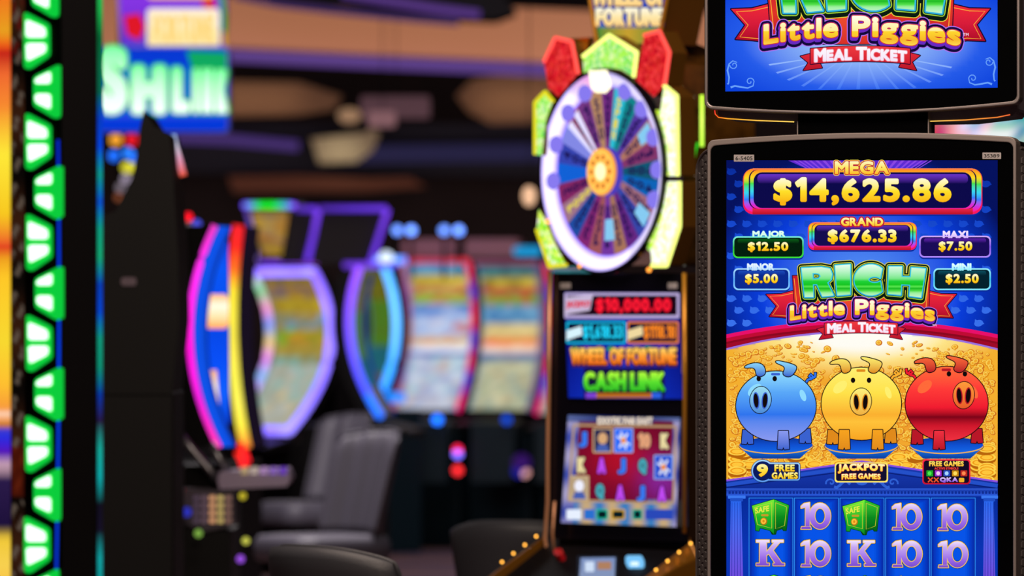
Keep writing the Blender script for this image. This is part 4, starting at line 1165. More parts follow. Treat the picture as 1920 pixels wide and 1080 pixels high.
gem([(1208, 66), (1236, 58), (1255, 98), (1246, 160), (1226, 182), (1192, 150)], RED_SP, RLED, ((0, 1), (1, 2), (2, 3)), 'red_jewel', 'red glittering jewel shape')
gem([(1070, 72), (1104, 70), (1100, 94), (1078, 96)], pbr('gold_block', '#c08a18', .3, .8), YDEEP, (), 'gold_block', c1=-.01)
led(WF, [(1316, 178), (1316, 275)], -.082, .006, ['#c8ff40', '#d8ff60', '#b8f840'], 1.3, W, 'neon_tube')
led(WF, [(1308, 268), (1302, 292), (1296, 330)], -.06, .004, ['#30e028', '#48c020'], .9, W, 'neon_tube')
for x, y, cc in ((1217, 506, -.02), (1088, 499, .03), (1028, 415, .03), (1227, 214, .03), (1272, 165, -.05), (1300, 150, -.15), (1280, 140, -.1)):
    q = WF.px(x, y, cc); mb = MB(); n = 8
    mb.add([q + Vector((.007 * math.cos(i * math.tau / n) * math.sin(j * math.pi / 5), .007 * math.sin(i * math.tau / n) * math.sin(j * math.pi / 5), .007 * math.cos(j * math.pi / 5))) for j in range(6) for i in range(n)], [(j * n + i, j * n + (i + 1) % n, (j + 1) * n + (i + 1) % n, (j + 1) * n + i) for j in range(5) for i in range(n)], glow('#ff9a38', 2.2)); mb.build('bulb', W)
mb = MB(); WF.pprism(mb, pbr('tower_black', '#120d0c', .5), [(1252, -80), (1252, 160), (1330, 160), (1330, -80)][::-1], -.5, -.3); mb.build('rear_tower', W)
mb = MB(); WF.pprism(mb, pbr('bronze_post', '#7a4c2a', .4, .4), [(1289, -80), (1289, 116), (1309, 116), (1309, -80)][::-1], -.3, -.29); mb.build('tower_strip', W)
mb = MB(); WF.pprism(mb, pbr('bronze_post', '#7a4c2a', .4, .4), [(1255, 100), (1255, 106), (1316, 106), (1316, 100)][::-1], -.3, -.285); mb.build('tower_strip', W)
# sign on top
SF = WF.at(WF.px(1180, 0, -.03))
mb = MB(); SF.pprism(mb, BEZ, [(1120, 84), (1234, 84), (1270, -90), (1088, -90)], -.14, 0, pbr('dark_gold', '#6a4414', .4, .4)); SG = mb.build('topper_sign', W, bevel=.003)


def topfn(x, y): return mix(lin('#1a28b0'), lin('#2a60d8'), (y + 60) / 140) if y < 52 else mix(lin('#c8a030'), lin('#3a8a38'), abs(x - 1177) / 60)


mb = picture_grid(SF, .002, 0, 0, 0, 0, 20, 24, topfn, ((1096, -86), (1262, -86), (1229, 82), (1125, 82))); mb.build('sign_face', SG)
for s, bx in (('WHEEL OF', (1108, -32, 1248, 12)), ('FORTUNE', (1116, 14, 1244, 50))):
    a = Art(SF, .003); T = text(s, *bx, 3.0, sp=.09); a.add(fat(T, 1.6), '#1a0c50'); a.add(T, ['#fffbe8', '#ffe8a8', '#ffcf80']); a.build('sign_lettering', SG)
for q in ([(1120, 86), (1092, -90)], [(1234, 86), (1266, -90)]):
    mb = MB(); mb.add(*tube_vf([SF.px(x, y, .004) for x, y in q], .006, 8), GOLD); mb.build('edge_trim', SG)

# ------------------------------------------------------------------ left machine with green hexagon lights
GF = Frame(115, 620, 9.0, 30)
base = GF.w(-.4, 0, -.1); base.z = 0
G = thing('slot_machine', 'slot machine at the left edge with glowing green hexagon lights down its side', 'slot machine', base, GF.rz)


def bx(y): return 4.5 - ((y - 560) / 560) ** 2 * 6 + (1.5 if y > 700 else 0) * 0


mb = MB(); GF.prism(mb, BLACK, [(-.75, GF.ab(100, 1150)[1]), (GF.ab(116, 500)[0], GF.ab(116, 1150)[1]), (GF.ab(116, 500)[0], GF.ab(116, -160)[1]), (-.75, GF.ab(100, -160)[1])], -.098, 0, pbr('satin_black', '#050406', .5, spec=.2)); mb.build('display_housing', G, bevel=.004)
mb = MB(); GF.box(mb, DARK, -.74, 0, -CZ, GF.ab(100, 1140)[1], -.45, .05); mb.build('base_cabinet', G, bevel=.01)


def g_art(x, y):
    st = [(-200, '#d84818'), (0, '#f07a20'), (60, '#e8a020'), (85, '#f05a18'), (100, '#c01818'), (140, '#f06a30'), (200, '#f88a30'), (290, '#ffe838'), (400, '#f8c820'), (450, '#f0702a'), (465, '#e03820'), (485, '#f0a020'), (520, '#ffc828'), (640, '#f8d830'), (720, '#ffc030'), (765, '#f89a38'), (775, '#ffd0b0'), (790, '#f0902a'), (803, '#8a4818'), (808, '#1838e0'), (832, '#3a20d8'), (850, '#5a18b0'), (872, '#c8a0b0'), (900, '#2a1a48'), (990, '#1c1038'), (1010, '#f0c838'), (1060, '#f8d050'), (1160, '#f8a828')]
    for (y0, c0), (y1, c1) in zip(st, st[1:]):
        if y < y1: return mix(lin(c0), lin(c1), (y - y0) / (y1 - y0))
    return lin('#f8a828')


mb = picture_grid(GF, .002, -260, -120, 20, 1130, 12, 120, g_art); mb.build('display', G, label='lit yellow and orange screen')


def g_reflection(x, y):  # the screen's reflection in the dark bezel, put into the glowing colours
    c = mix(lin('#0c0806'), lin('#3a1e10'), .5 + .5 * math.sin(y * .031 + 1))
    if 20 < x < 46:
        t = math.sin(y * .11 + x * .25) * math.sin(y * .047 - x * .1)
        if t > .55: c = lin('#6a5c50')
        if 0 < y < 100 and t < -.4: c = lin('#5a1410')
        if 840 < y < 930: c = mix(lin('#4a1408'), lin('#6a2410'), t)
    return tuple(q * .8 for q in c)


mb = picture_grid(GF, .002, 22, -120, 46, 1130, 6, 160, g_reflection); mb.build('painted_reflection', G, label='dim printed artwork strip beside the screen')
GCELL = glow('#0ccc3c', 1.0); GMID = glow('#4cf468', 1.3); GHOT = glow('#e8fff0', 1.6)


def rnd(pts, r=.22):
    """corners of a polygon softened"""
    out = []; n = len(pts)
    for i in range(n):
        p = np.array(pts[i], float); a_ = np.array(pts[i - 1], float); b_ = np.array(pts[(i + 1) % n], float)
        ra = min(7, np.hypot(*(a_ - p)) * .4); rb = min(7, np.hypot(*(b_ - p)) * .4)
        q0 = p + (a_ - p) / np.hypot(*(a_ - p)) * ra; q1 = p + (b_ - p) / np.hypot(*(b_ - p)) * rb
        for k in range(4):
            t = k / 3; out.append(tuple((1 - t) ** 2 * q0 + 2 * t * (1 - t) * p + t * t * q1))
    return out


def cell(pts, hots, dx):
    pts = [(x + dx, y) for x, y in pts]
    mb = MB(); GF.pprism(mb, GCELL, rnd(pts)[::-1], -.004, .005); g = mb.build('light_cell', G)
    for h in hots:
        mb = MB(); GF.pprism(mb, GMID, rnd([(cx_ + (x + dx - cx_) * 1.0, y) for x, y in h for cx_ in (0,)])[::-1], .004, .0062)
        xs_ = [x for x, _ in h]; ys_ = [y for _, y in h]; mx, my = sum(xs_) / 4, sum(ys_) / 4
        GF.pprism(mb, GHOT, rnd([(mx + (x - mx) * .90 + dx, my + (y - my) * .88) for x, y in h])[::-1], .006, .0068); mb.build('cell_lamp', g)


y = -167
while y < 1100:
    o = y - 22; dx = bx(y + 55) - 1
    cell([(48.5, 22 + o), (95, 46 + o), (95.5, 105 + o), (57, 131 + o), (48.5, 126 + o)], [[(52, 34 + o), (92, 52 + o), (93, 72 + o), (52, 72 + o)], [(52, 80 + o), (93, 80 + o), (93, 98 + o), (54, 118 + o)]], dx)
    o2 = y + 98 - 120; dx = bx(y + 150) - 1
    cell([(114, 120 + o2), (65, 144 + o2), (65, 199 + o2), (106, 223 + o2), (114, 219 + o2)], [[(100, 132 + o2), (68, 148 + o2), (68, 158 + o2), (100, 158 + o2)], [(68, 175 + o2), (100, 175 + o2), (100, 208 + o2), (68, 192 + o2)]], dx)
    y += 189
pts = [(x + bx(yy), yy) for yy, x in [(262 + 40 * k, 108.5) for k in range(22)]]
led(GF, pts, -.0035, .0045, ['#0a30e0', '#0848ff', '#0a3ce8'], .9, G, 'edge_light')
mb = MB(); GF.pprism(mb, pbr('rear_trim_black', '#060608', .3), [(x, yy) for x, yy in ((112, -150), (112, 1150), (117, 1150), (117, -150))], -.104, -.097); mb.build('rear_trim', G)
aR = GF.ab(116, 500)[0]
mb = MB(); cols = ['#28c860', '#20b850', '#086838', '#0c7048', '#0a6a50', '#0a40d0', '#0848e8', '#10a090', '#0c50d8', '#10a888', '#18b078', '#0a40c0', '#0848d8', '#12a080', '#109878', '#0a38a8', '#2a1840', '#18b0a0', '#10b0b0', '#141020', '#181228', '#14a8a8', '#109898']
n = len(cols); V = []; uv = []
for i in range(n):
    b = CZ * 0 + GF.ab(116, -40 + i * 52)[1]; wv = .0125 * .9
    for da, dc in ((.0015, -.098), (.0015, -.113), (-.004, -.113), (-.004, -.098)): V.append(GF.w(aR + da, b, dc)); uv.append((.001, i / (n - 1)))
F = [(4 * i + q, 4 * i + (q + 1) % 4, 4 * i + 4 + (q + 1) % 4, 4 * i + 4 + q) for i in range(n - 1) for q in range(4)]
mb.add(V, F, glow(cols, .85), uv); mb.build('edge_light', G)


# ------------------------------------------------------------------ curved machines of the hall
def sph(q, r, m, n=12):
    mb = MB(); V = [Vector(q) + Vector((r * math.cos(i * math.tau / n) * math.sin(j * math.pi / 8), r * math.sin(i * math.tau / n) * math.sin(j * math.pi / 8), r * math.cos(j * math.pi / 8))) for j in range(9) for i in range(n)]
    return mb.add(V, [(j * n + i, j * n + (i + 1) % n, (j + 1) * n + (i + 1) % n, (j + 1) * n + i) for j in range(8) for i in range(n)], m)


def curved(label, px, d, psi, wd, ytop, ybot, bow, lean, art, eL, eR, s=2.2, r=.016, eT=None, eB=None, rear=.28, base_m=TEAL, deck=True, body=True, pw=1.0):
    f = Frame(px, 620, d, psi); zt, zb_ = Z(ytop, d) - CZ, Z(ybot, d) - CZ
    b0 = f.w(0, 0, -.15); b0.z = 0
    root = thing('slot_machine', label, 'slot machine', b0, f.rz)
    N = 24
    def cc(v): return lean * (1 - v) ** pw - bow * 4 * v * (1 - v)
    def pt(a_, v, o=0): return f.w(a_, zb_ + (zt - zb_) * v, cc(v) + o)
    h = wd / 2
    # display shell: curved slab
    mb = MB(); V = []; F = []
    for i in range(N + 1):
        v = i / N; V += [pt(-h - .02, v, -.004), pt(h + .02, v, -.004), pt(h + .02, v, -.09), pt(-h - .02, v, -.09)]
    for i in range(N): F += [(4 * i + q, 4 * i + (q + 1) % 4, 4 * i + 4 + (q + 1) % 4, 4 * i + 4 + q) for q in range(4)]
    F += [(3, 2, 1, 0), (4 * N, 4 * N + 1, 4 * N + 2, 4 * N + 3)]
    mb.add(V, F, BLACK); mb.build('display_shell', root, smooth=False)
    if art:
        mb = MB(); V = []; col = []; nx, ny = 14, 40
        for j in range(ny + 1):
            for i in range(nx + 1):
                V.append(pt(-h + .006 + (wd - .012) * i / nx, j / ny)); col.append(tuple(max(1e-5, x) for x in art(i / nx, 1 - j / ny)))
        mb.add(V, [(j * (nx + 1) + i, j * (nx + 1) + i + 1, (j + 1) * (nx + 1) + i + 1, (j + 1) * (nx + 1) + i) for j in range(ny) for i in range(nx)], picture(), col=col); mb.build('display', root, smooth=True)
    for e, cols in ((-1, eL), (1, eR)):
        if cols:
            mb = MB(); P_ = [pt(e * (h + .008), v / N, .006) for v in range(N, -1, -1)]; V, F = tube_vf(P_, r, 8)
            mb.add(V, F, glow(cols, s), [(.001, i / N) for i in range(N + 1) for _ in range(8)]); mb.build('led_strip', root, smooth=True)
    for v, cols in ((1, eT), (0, eB)):
        if cols:
            mb = MB(); P_ = [pt(-h - .008 + (wd + .016) * i / 8, v, .006) for i in range(9)]; V, F = tube_vf(P_, r, 8); mb.add(V, F, glow(cols, s), [(.001, i / 8) for i in range(9) for _ in range(8)]); mb.build('led_strip', root, smooth=True)
    zf = zb_ + CZ
    if body:
        mb = MB(); f.box(mb, base_m, -h, h, -CZ, zb_ - .06, -.34, lean - .02); mb.build('base_cabinet', root, bevel=.012)
        if rear: mb = MB(); f.box(mb, BLACK, -h * .5, h * .5, zb_ - .08, zt - .1, -bow - rear, -bow - .07); mb.build('rear_column', root)
    if deck:
        mb = MB(); V = [f.w(a_, b_, c_) for a_, b_, c_ in ((-h, zb_ - .03, lean - .05), (h, zb_ - .03, lean - .05), (h, zb_ - .09, lean + .2), (-h, zb_ - .09, lean + .2), (-h, zb_ - .10, lean - .05), (h, zb_ - .10, lean - .05), (h, zb_ - .13, lean + .2), (-h, zb_ - .13, lean + .2))]
        mb.add(V, [(3, 2, 1, 0), (4, 5, 6, 7), (3, 7, 6, 2), (0, 4, 7, 3), (1, 2, 6, 5), (0, 1, 5, 4)], BLACK); mb.build('button_deck', root, bevel=.008)
    return root, f, pt


def bands(spec, seed, amt=.5):
    rg = random.Random(seed); tab = {}
    def fn(u, v):
        for v1, c, acc in spec:
            if v <= v1:
                key = (int(u * 7), int(v * 26)); 
                if key not in tab: tab[key] = rg.random()
                t = tab[key]; k = lin(c); q = lin(acc[int(t * 97) % len(acc)])
                e = min(u, 1 - u); out = mix(k, q, t * amt)
                return mix(lin('#1a6aa8'), out, .45 + e * 6) if e < .1 else out
        return lin(spec[-1][1])
    return fn


A4 = bands([(.08, '#3a7ab0', ('#4aa8d0',)), (.17, '#c8b040', ('#e8d060', '#a89030')), (.22, '#b87850', ('#c83a28', '#d8b060')), (.29, '#b0b850', ('#40b030', '#c05030')), (.36, '#6a90d0', ('#3a70c8', '#a8b8e0')), (.5, '#b8c8e8', ('#90b0e8', '#e0e0f0', '#d06040')), (.56, '#d8b078', ('#e0702a', '#e8d8b0')), (.60, '#d8dcf4', ('#ffffff',)), (.64, '#3a5ab8', ('#2a48a0',)), (1, '#b8c0d8', ('#d8e4f0', '#8a98c8', '#c8a890', '#a0d0d8'))], 4, .85)
A5 = bands([(.08, '#28606a', ('#3a8a90',)), (.17, '#a89438', ('#d8c048', '#807020')), (.22, '#a86a48', ('#c04030',)), (.29, '#8aa048', ('#30a828', '#b85030')), (.42, '#5a90b8', ('#3a70b0', '#80b0d0')), (.5, '#c8b070', ('#e8d090',)), (.56, '#f08a40', ('#f0602a', '#f0b060')), (.61, '#f0c8b0', ('#f8e0d0',)), (.65, '#6a80a8', ('#5070a0',)), (1, '#b8b898', ('#d8d0a8', '#98a888', '#a89068', '#7a9a98'))], 5, .85)
A2 = bands([(.07, '#8a7838', ('#5a5020',)), (.16, '#8a6a38', ('#a8802a', '#6a5a6a')), (.25, '#a8902a', ('#c8a820', '#8a6a20')), (.37, '#7a8068', ('#6a9ac0', '#a88a48')), (.47, '#a8802a', ('#3ab82a', '#60a030', '#c89a30')), (.53, '#98843a', ('#b09a40',)), (.58, '#8a8858', ('#a04838', '#6ab0b0')), (1, '#a8a898', ('#8ab8b0', '#c8b890', '#b0b8b8', '#98a090'))], 2, .9)
A3 = bands([(.3, '#5a5818', ('#8a8424', '#3a4818')), (.6, '#4a7020', ('#3a8a24', '#5a6a20')), (.8, '#1a5a66', ('#2a6a7a',)), (1, '#6a5820', ('#8a6a28', '#3a5a28'))], 3)
LEDRB = ['#c82848', '#e0203a', '#9a2a98', '#4a3ad0', '#c82058', '#e01838', '#d81840', '#5a38c8', '#7030c0', '#d81848', '#d8106a', '#4038d0', '#8a30b8', '#d81860', '#e0206a']
m4, f4, p4 = curved('curved slot machine in the far row, its bluish white screen beside the blue arc', 816, 38.2, 28, .48, 490, 768, .15, .13, A4, ['#a86a80', '#8a4a98', '#b06050', '#6a4a98', '#a85048'], LEDRB, 1.3, .02, ['#c83048', '#a83858', '#d83040'])
m5, f5, p5 = curved('curved slot machine in the far row with an orange band across its screen', 949, 37.95, 28, .46, 494, 768, .13, .12, A5, None, ['#7a5a88', '#8a6a98', '#7a5a88'], .7, .02, ['#9a5a78', '#8a4868', '#a05070'])
m6, f6, p6 = curved('curved slot machine half hidden behind the gold wheel machine', 1083, 37.7, 28, .46, 494, 775, .13, .12, A5, LEDRB, LEDRB, 1.2, .02, ['#9a4878', '#8a3868'])
for root, f, xs_ in ((m4, f4, (745, 771)), (m4, f5, (833, 860))):
    for k, x in enumerate(xs_):
        q = Frame(x, 432, 38, 0).O; bright = (1.0 if k else .75)
        sph(q, .03, glow('#6a94ff', 3.4 * bright)).build('top_lamp', root, smooth=True); mbp = MB(); mbp.add(*tube_vf([q + Vector((0, .0, -.02)), q + Vector((0, .0, -.32))], .012, 6), BLACK); mbp.build('lamp_stem', root)
    cx = sum(xs_) / 2 + (50 if f is f4 else 80)
    mbp = MB(); Frame(cx, 620, 38.3, 10).pprism(mbp, pbr('dusty_pink', '#8a5a6a', .6), rrect_pts(cx - 55, 448, cx + 45, 482, 6)[::-1], -.2, 0); mbp.build('topper', m4 if f is f4 else m5)
for root, x, y, c, st, r_ in ((m4, 820, 787, '#1a70ff', 3.2, .030), (m5, 950, 787, '#1048d0', 1.6, .028), (m4, 858, 851, '#7a6aff', 3.2, .026), (m4, 858, 843, '#ff2050', 2.6, .024), (m4, 858, 882, '#f02a30', 2.6, .028), (m5, 980, 860, '#d89080', 1.4, .03), (m5, 984, 886, '#d89a98', 1.6, .03), (m5, 972, 884, '#2a28c0', .6, .04), (m5, 978, 868, '#5a28a0', .35, .06)):
    sph(Frame(x, y, 37.2, 0).O, r_, glow(c, st)).build('panel_lamp', root, smooth=True)
mbp = MB(); Frame(985, 480, 37, 0).pprism(mbp, glow(['#20a0e0', '#10b8a0'], .9), rrect_pts(962, 462, 1015, 480, 8)[::-1], -.05, 0); mbp.build('topper', m5, label='small teal light bar')
for root, x in ((m4, 800), (m5, 925), (m6, 1045)):
    mbp = MB(); Frame(x, 830, 37.3, 10).pprism(mbp, TEAL, rrect_pts(x - 42, 792, x + 38, 905, 4)[::-1], -.3, 0); mbp.build('belly_panel', root)
VIO = ['#7a5af0', '#8a70ff', '#8a74ff', '#8068ff', '#9080ff']
m2_, f2, p2 = curved('slot machine framed in bright violet light with a leaning screen above', 532, 34, 45, .52, 510, 806, .23, .20, A2, ['#b0a0c8', '#60a870', '#c878a8', '#5878c8', '#b8a058', '#c070c8', '#6090c0', '#b870d0', '#8a78d8', '#a878c8'], VIO, 2.1, .026, VIO, VIO, base_m=DARK)
T2 = Frame(520, 440, 34, 40)
mb = MB(); T2.pprism(mb, BLACK, [(455, 380), (556, 380), (594, 492), (480, 492)][::-1], -.06, -.004); tb = mb.build('leaning_screen', m2_)
At = bands([(.25, '#8a7030', ('#a89030', '#5a4a50')), (.6, '#a8843a', ('#c8a020', '#a04828', '#6a6a78')), (1, '#8a6a30', ('#c09a28', '#8a4a60'))], 9, .7)
mb = picture_grid(T2, .002, 0, 0, 0, 0, 10, 12, lambda x, y: At(min(.999, max(0, (x - 455) / 140)), min(1, max(0, (y - 380) / 112))), ((470, 395), (548, 395), (578, 480), (492, 480))); mb.build('screen_face', tb)
led(T2, [(458, 385), (470, 385), (490, 385), (515, 385), (540, 385), (552, 386)], .01, .017, ['#6a3af0', '#5a80d0', '#10c830', '#10d020', '#4090c0', '#7a40f0'], 2.0, tb)
led(T2, [(555, 388), (562, 410), (570, 435), (578, 460), (588, 490)], .01, .017, ['#7a40f0', '#20d040', '#10d828', '#40b080', '#a050e8'], 2.0, tb)
led(T2, [(488, 493), (540, 493), (592, 493)], .01, .014, ['#5a30b8', '#6a30c8', '#9040d0'], 1.4, tb)
led(T2, [(462, 390), (475, 440), (480, 490)], .01, .012, ['#5a38a8', '#7a60d0', '#a080e0'], 1.0, tb)
m3, f3, p3 = curved('slim slot machine seen edge on under slanting violet frames, its beaded light strip bowed left', 683, 33, -80, .42, 508, 776, .105, .125, A3, None, ['#3a30a0', '#2a40c0'], .5, .012, rear=0, base_m=DARK)
# beaded lamps down the near edge
for k in range(40):
    v = 1 - k / 39; q = p3(-.225, v, .01); c = mix(lin('#8a4af0'), lin('#3a50ff'), k / 39 * 1.1) if k < 34 else lin('#2a70ff')
    sph(q, .023, glow(tuple(round(x, 3) for x in c), 2.0), 8).build('bead_lamp', m3, smooth=True)
T3 = Frame(680, 440, 33.2, -20)
for poly_, path in (([(603, 388), (728, 388), (696, 494), (570, 494)], [[(600, 391), (660, 391), (724, 391)], [(727, 393), (712, 440), (696, 490)]]), ([(548, 390), (600, 390), (580, 494), (530, 494)], [[(556, 392), (594, 392)], [(597, 394), (588, 440), (576, 490)]])):
    mb = MB(); T3.pprism(mb, pbr('frame_panel', '#1a1012', .6), poly_[::-1], -.05, -.01); g = mb.build('leaning_frame', m3)
    for q in path: led(T3, q, .01, .016, ['#4a28a0', '#5a30c8', '#6a38e0'] if q is path[0] else ['#7a40f0', '#6a38d8', '#6a38e8'], 1.3, g)
led(T3, [(645, 497), (690, 497), (742, 497)], .01, .017, ['#5a30b8', '#6a38d8', '#5a48e8'], 1.5, m3)
m3b, f3b, p3b = curved('slot machine with a bright blue bowed light strip, left end of the far row', 690, 37, 50, .28, 488, 750, .14, .03, A3, None, ['#4aa0ff', '#5ab0ff', '#60b0ff', '#58a8ff', '#3a98ff', '#2a8aff'], 2.2, .024, None, None, rear=0)
led(Frame(728, 487, 36.8, 0), [(695, 489), (725, 488), (762, 488)], 0, .024, ['#5a80ff', '#8ab8ff', '#4a80ff'], 1.7, m3b)
sph(Frame(724, 484, 36.6, 0).O, .045, glow('#d8e8ff', 1.5)).build('top_lamp', m3b, smooth=True)
led(Frame(740, 745, 36.6, 0), [(722, 745), (740, 745), (760, 745)], 0, .03, ['#1a80ff', '#2a90ff', '#1a78f0'], 1.3, m3b)
# row facing right: magenta edged machine and yellow edged one behind it
A1 = lambda u, v: mix(lin('#1058f0'), lin('#0a38b8'), abs(u - .5) * 1.4)
MAG = ['#c030a0', '#d82ac0', '#e028d0', '#e020c8', '#e818c0', '#e010b8', '#d818c0', '#c81ab8', '#d020a8', '#d83098']
m1, f1, p1 = curved('slot machine with a magenta bowed light edge and blue panel, facing right', 418, 20, -76, .22, 424, 838, .10, .015, A1, MAG, None, 1.6, .013, base_m=DARK, deck=False)
S1 = Frame(408, 620, 20.35, -30)
mb = MB(); S1.pprism(mb, BLACK, [(396, 440), (430, 450), (432, 800), (398, 800), (376, 700), (374, 560)][::-1], -.04, -.002); sp = mb.build('side_panel', m1)
a = Art(S1, .001); a.add(poly([(400, 446), (428, 454), (430, 796), (402, 796), (380, 700), (378, 560)]), ['#1040d8', '#0a58f8', '#0a50f0', '#0848e8', '#0a50f8', '#1060ff', '#0840d8']); a.add(rrect(383, 552, 429, 616, 10), ['#ffb060', '#fff0d8', '#ffd8a0', '#ff9a48'], 1.2); a.add(poly([(381, 694), (406, 694), (412, 770), (404, 788), (388, 784)]), ['#ffb070', '#fff0e0', '#ffd0a8', '#c880c0'], 1.1); a.build('lit_artwork', sp)
for x, y, c, st, r_ in ((341, 407, '#ff1428', 1.6, .018), (353, 407, '#ff1428', 1.6, .018), (373, 432, '#ffe040', 1.4, .018), (369, 420, '#5a60ff', .9, .018)):
    sph(Frame(x, y, 24, 0).O, r_, glow(c, st)).build('top_lamp', m1, smooth=True)
mb = MB(); mb.add(*tube_vf([Frame(345, 412, 24, 0).O, Frame(372, 440, 24, 0).O, Frame(390, 470, 22, 0).O], .012, 6), STEEL); mb.build('lamp_arm', m1)
D1 = Frame(430, 620, 19.72, 0)
mb = MB(); D1.pprism(mb, pbr('pale_deck', '#a89ab8', .35, .3), [(408, 902), (412, 884), (538, 880), (545, 896), (538, 912), (412, 918)][::-1], -.35, 0); mb.build('button_deck', m1, bevel=.01)
KEY = ['#e8c890', '#f0d8c8', '#d8a8e8', '#b080f0', '#8a50f0']
for i in range(5):
    for j in range(2):
        mb = MB(); x = 452 + 18 * i; D1.pprism(mb, glow(KEY[i], .55), rrect_pts(x, 876 + 7 * j, x + 13, 882 + 7 * j, 2)[::-1], -.06 + .03 * j, .004 + .006 * j); mb.build('deck_button', m1)
mb = MB(); D1.pprism(mb, pbr('grey_panel', '#4a4450', .4, .4), [(318, 925), (330, 915), (436, 922), (440, 985), (380, 998), (340, 980)][::-1], -.3, -.03); mb.build('lower_panel', m1, bevel=.01)
for i in range(5):
    for j in range(4):
        mb = MB(); x = 362 + 15 * i; yy = 930 + 14 * j; D1.pprism(mb, glow(['#4a3a48', '#5a4650', '#c89068', '#b8a060', '#7a5a50'][i], 1.15), rrect_pts(x, yy, x + 11, yy + 9, 2)[::-1], -.04, -.02); mb.build('panel_key', m1)
sph(Frame(336, 918, 19.6, 0).O, .017, glow('#f02040', .8)).build('panel_lamp', m1); sph(Frame(350, 960, 19.6, 0).O, .017, glow('#3a40e0', .6)).build('panel_lamp', m1); sph(Frame(455, 930, 19.6, 0).O, .013, glow('#c8b830', .9)).build('panel_lamp', m1)
sph(Frame(372, 1000, 19.6, 0).O, .014, glow('#80b048', .9)).build('panel_lamp', m1); sph(Frame(461, 1014, 19.6, 0).O, .013, glow('#c8c850', 1)).build('panel_lamp', m1); sph(Frame(451, 1048, 19.6, 0).O, .014, glow('#9a50e0', 1)).build('panel_lamp', m1)
for q in ([(336, 812), (362, 845), (392, 880), (412, 905)], [(395, 832), (412, 860), (430, 892)]):
    mb = MB(); mb.add(*tube_vf([D1.px(x, y, -.1) for x, y in q], .014, 8), STEEL); mb.build('support_arm', m1, smooth=True)
mb = MB(); D1.pprism(mb, DARK, [(190, 940), (305, 935), (345, 985), (430, 998), (434, 1200), (190, 1200)][::-1], -.7, -.05); 
q = D1.px(300, 1200, 0); mb.build('base_front', m1)
mb = MB(); mb.add(*box_vf(X(200, 20), X(434, 20), 20.05, 20.7, 0, Z(1195, 20)), DARK); mb.build('base_cabinet', m1)
m1b, f1b, p1b = curved('slot machine with a straight yellow and red light edge behind the magenta one', 466, 26, -78, .4, 424, 838, .035, .035, lambda u, v: lin('#181020'), ['#e8202a', '#f02820', '#f06a20', '#e8d030', '#e8d840', '#e0d040', '#e8d848', '#e0d848', '#e8dc50', '#e8d840', '#f08030'], None, 1.35, .026, base_m=DARK, deck=False, pw=2.5)
led(Frame(458, 860, 25.6, 0), [(452, 830), (458, 850), (464, 868)], 0, .016, ['#ff2a20', '#ff1a28'], 1.5, m1b); led(Frame(458, 860, 25.4, 0), [(446, 846), (454, 862), (460, 882)], 0, .016, ['#ff2a20', '#ff1a28'], 1.5, m1b)
# dark cabinet seen from its side, nearer
KF = Frame(262, 620, 17.5, 0)
KR = thing('slot_machine', 'tall black cabinet side without a lit screen, right of the green hexagon lights', 'slot machine', (X(240, 17.5), 17.7, 0))
mb = MB(); KF.pprism(mb, DARK, [(262, 240), (270, 206), (290, 238), (318, 250), (325, 330), (334, 480), (336, 600), (322, 742), (150, 742), (150, 420), (216, 396), (250, 330), (260, 270)][::-1], -.55, 0); mb.build('cabinet', KR, bevel=.008)
mb = MB(); mb.add(*box_vf(X(150, 17.5), X(326, 17.5), 17.5, 18.05, 0, Z(735, 17.5)), DARK); mb.build('base_cabinet', KR, bevel=.008)
led(KF, [(323, 252), (328, 275), (336, 300), (344, 330)], -.3, .011, ['#90b8f0', '#f0e8ff', '#f0a0c0', '#f05838'], .9, KR)
mb = MB(); KF.pprism(mb, pbr('dim_badge', '#5a4a58', .5), rrect_pts(227, 520, 256, 536, 6)[::-1], -.01, .006); mb.build('badge', KR)
# bright machine behind the sharp one
rgR = random.Random(12)
tabR = {}
def AR(u, v):
    k = (int(u * 12), int(v * 34))
    if k not in tabR: tabR[k] = rgR.choice(['#18a890', '#30c8a8', '#f8f4f8', '#ffffff', '#d8c8ff', '#f04a58', '#2090d8', '#7a40e0', '#ffe0e8', '#20b890', '#f8a0b8'])
    c = lin(tabR[k]); return mix(c, lin('#e03028'), .75) if u < .2 else (mix(c, lin('#12a888'), .6) if u > .62 else mix(c, lin('#ffffff'), .3))
mR, fR, pR = curved('brightly lit white and teal screen glimpsed behind the sharp machine', 1870, 20, 6, .56, 60, 700, .03, .05, AR, ['#ff7a40', '#ff9a50'], ['#e03050', '#f04060'], 1.2, .012, base_m=DARK)

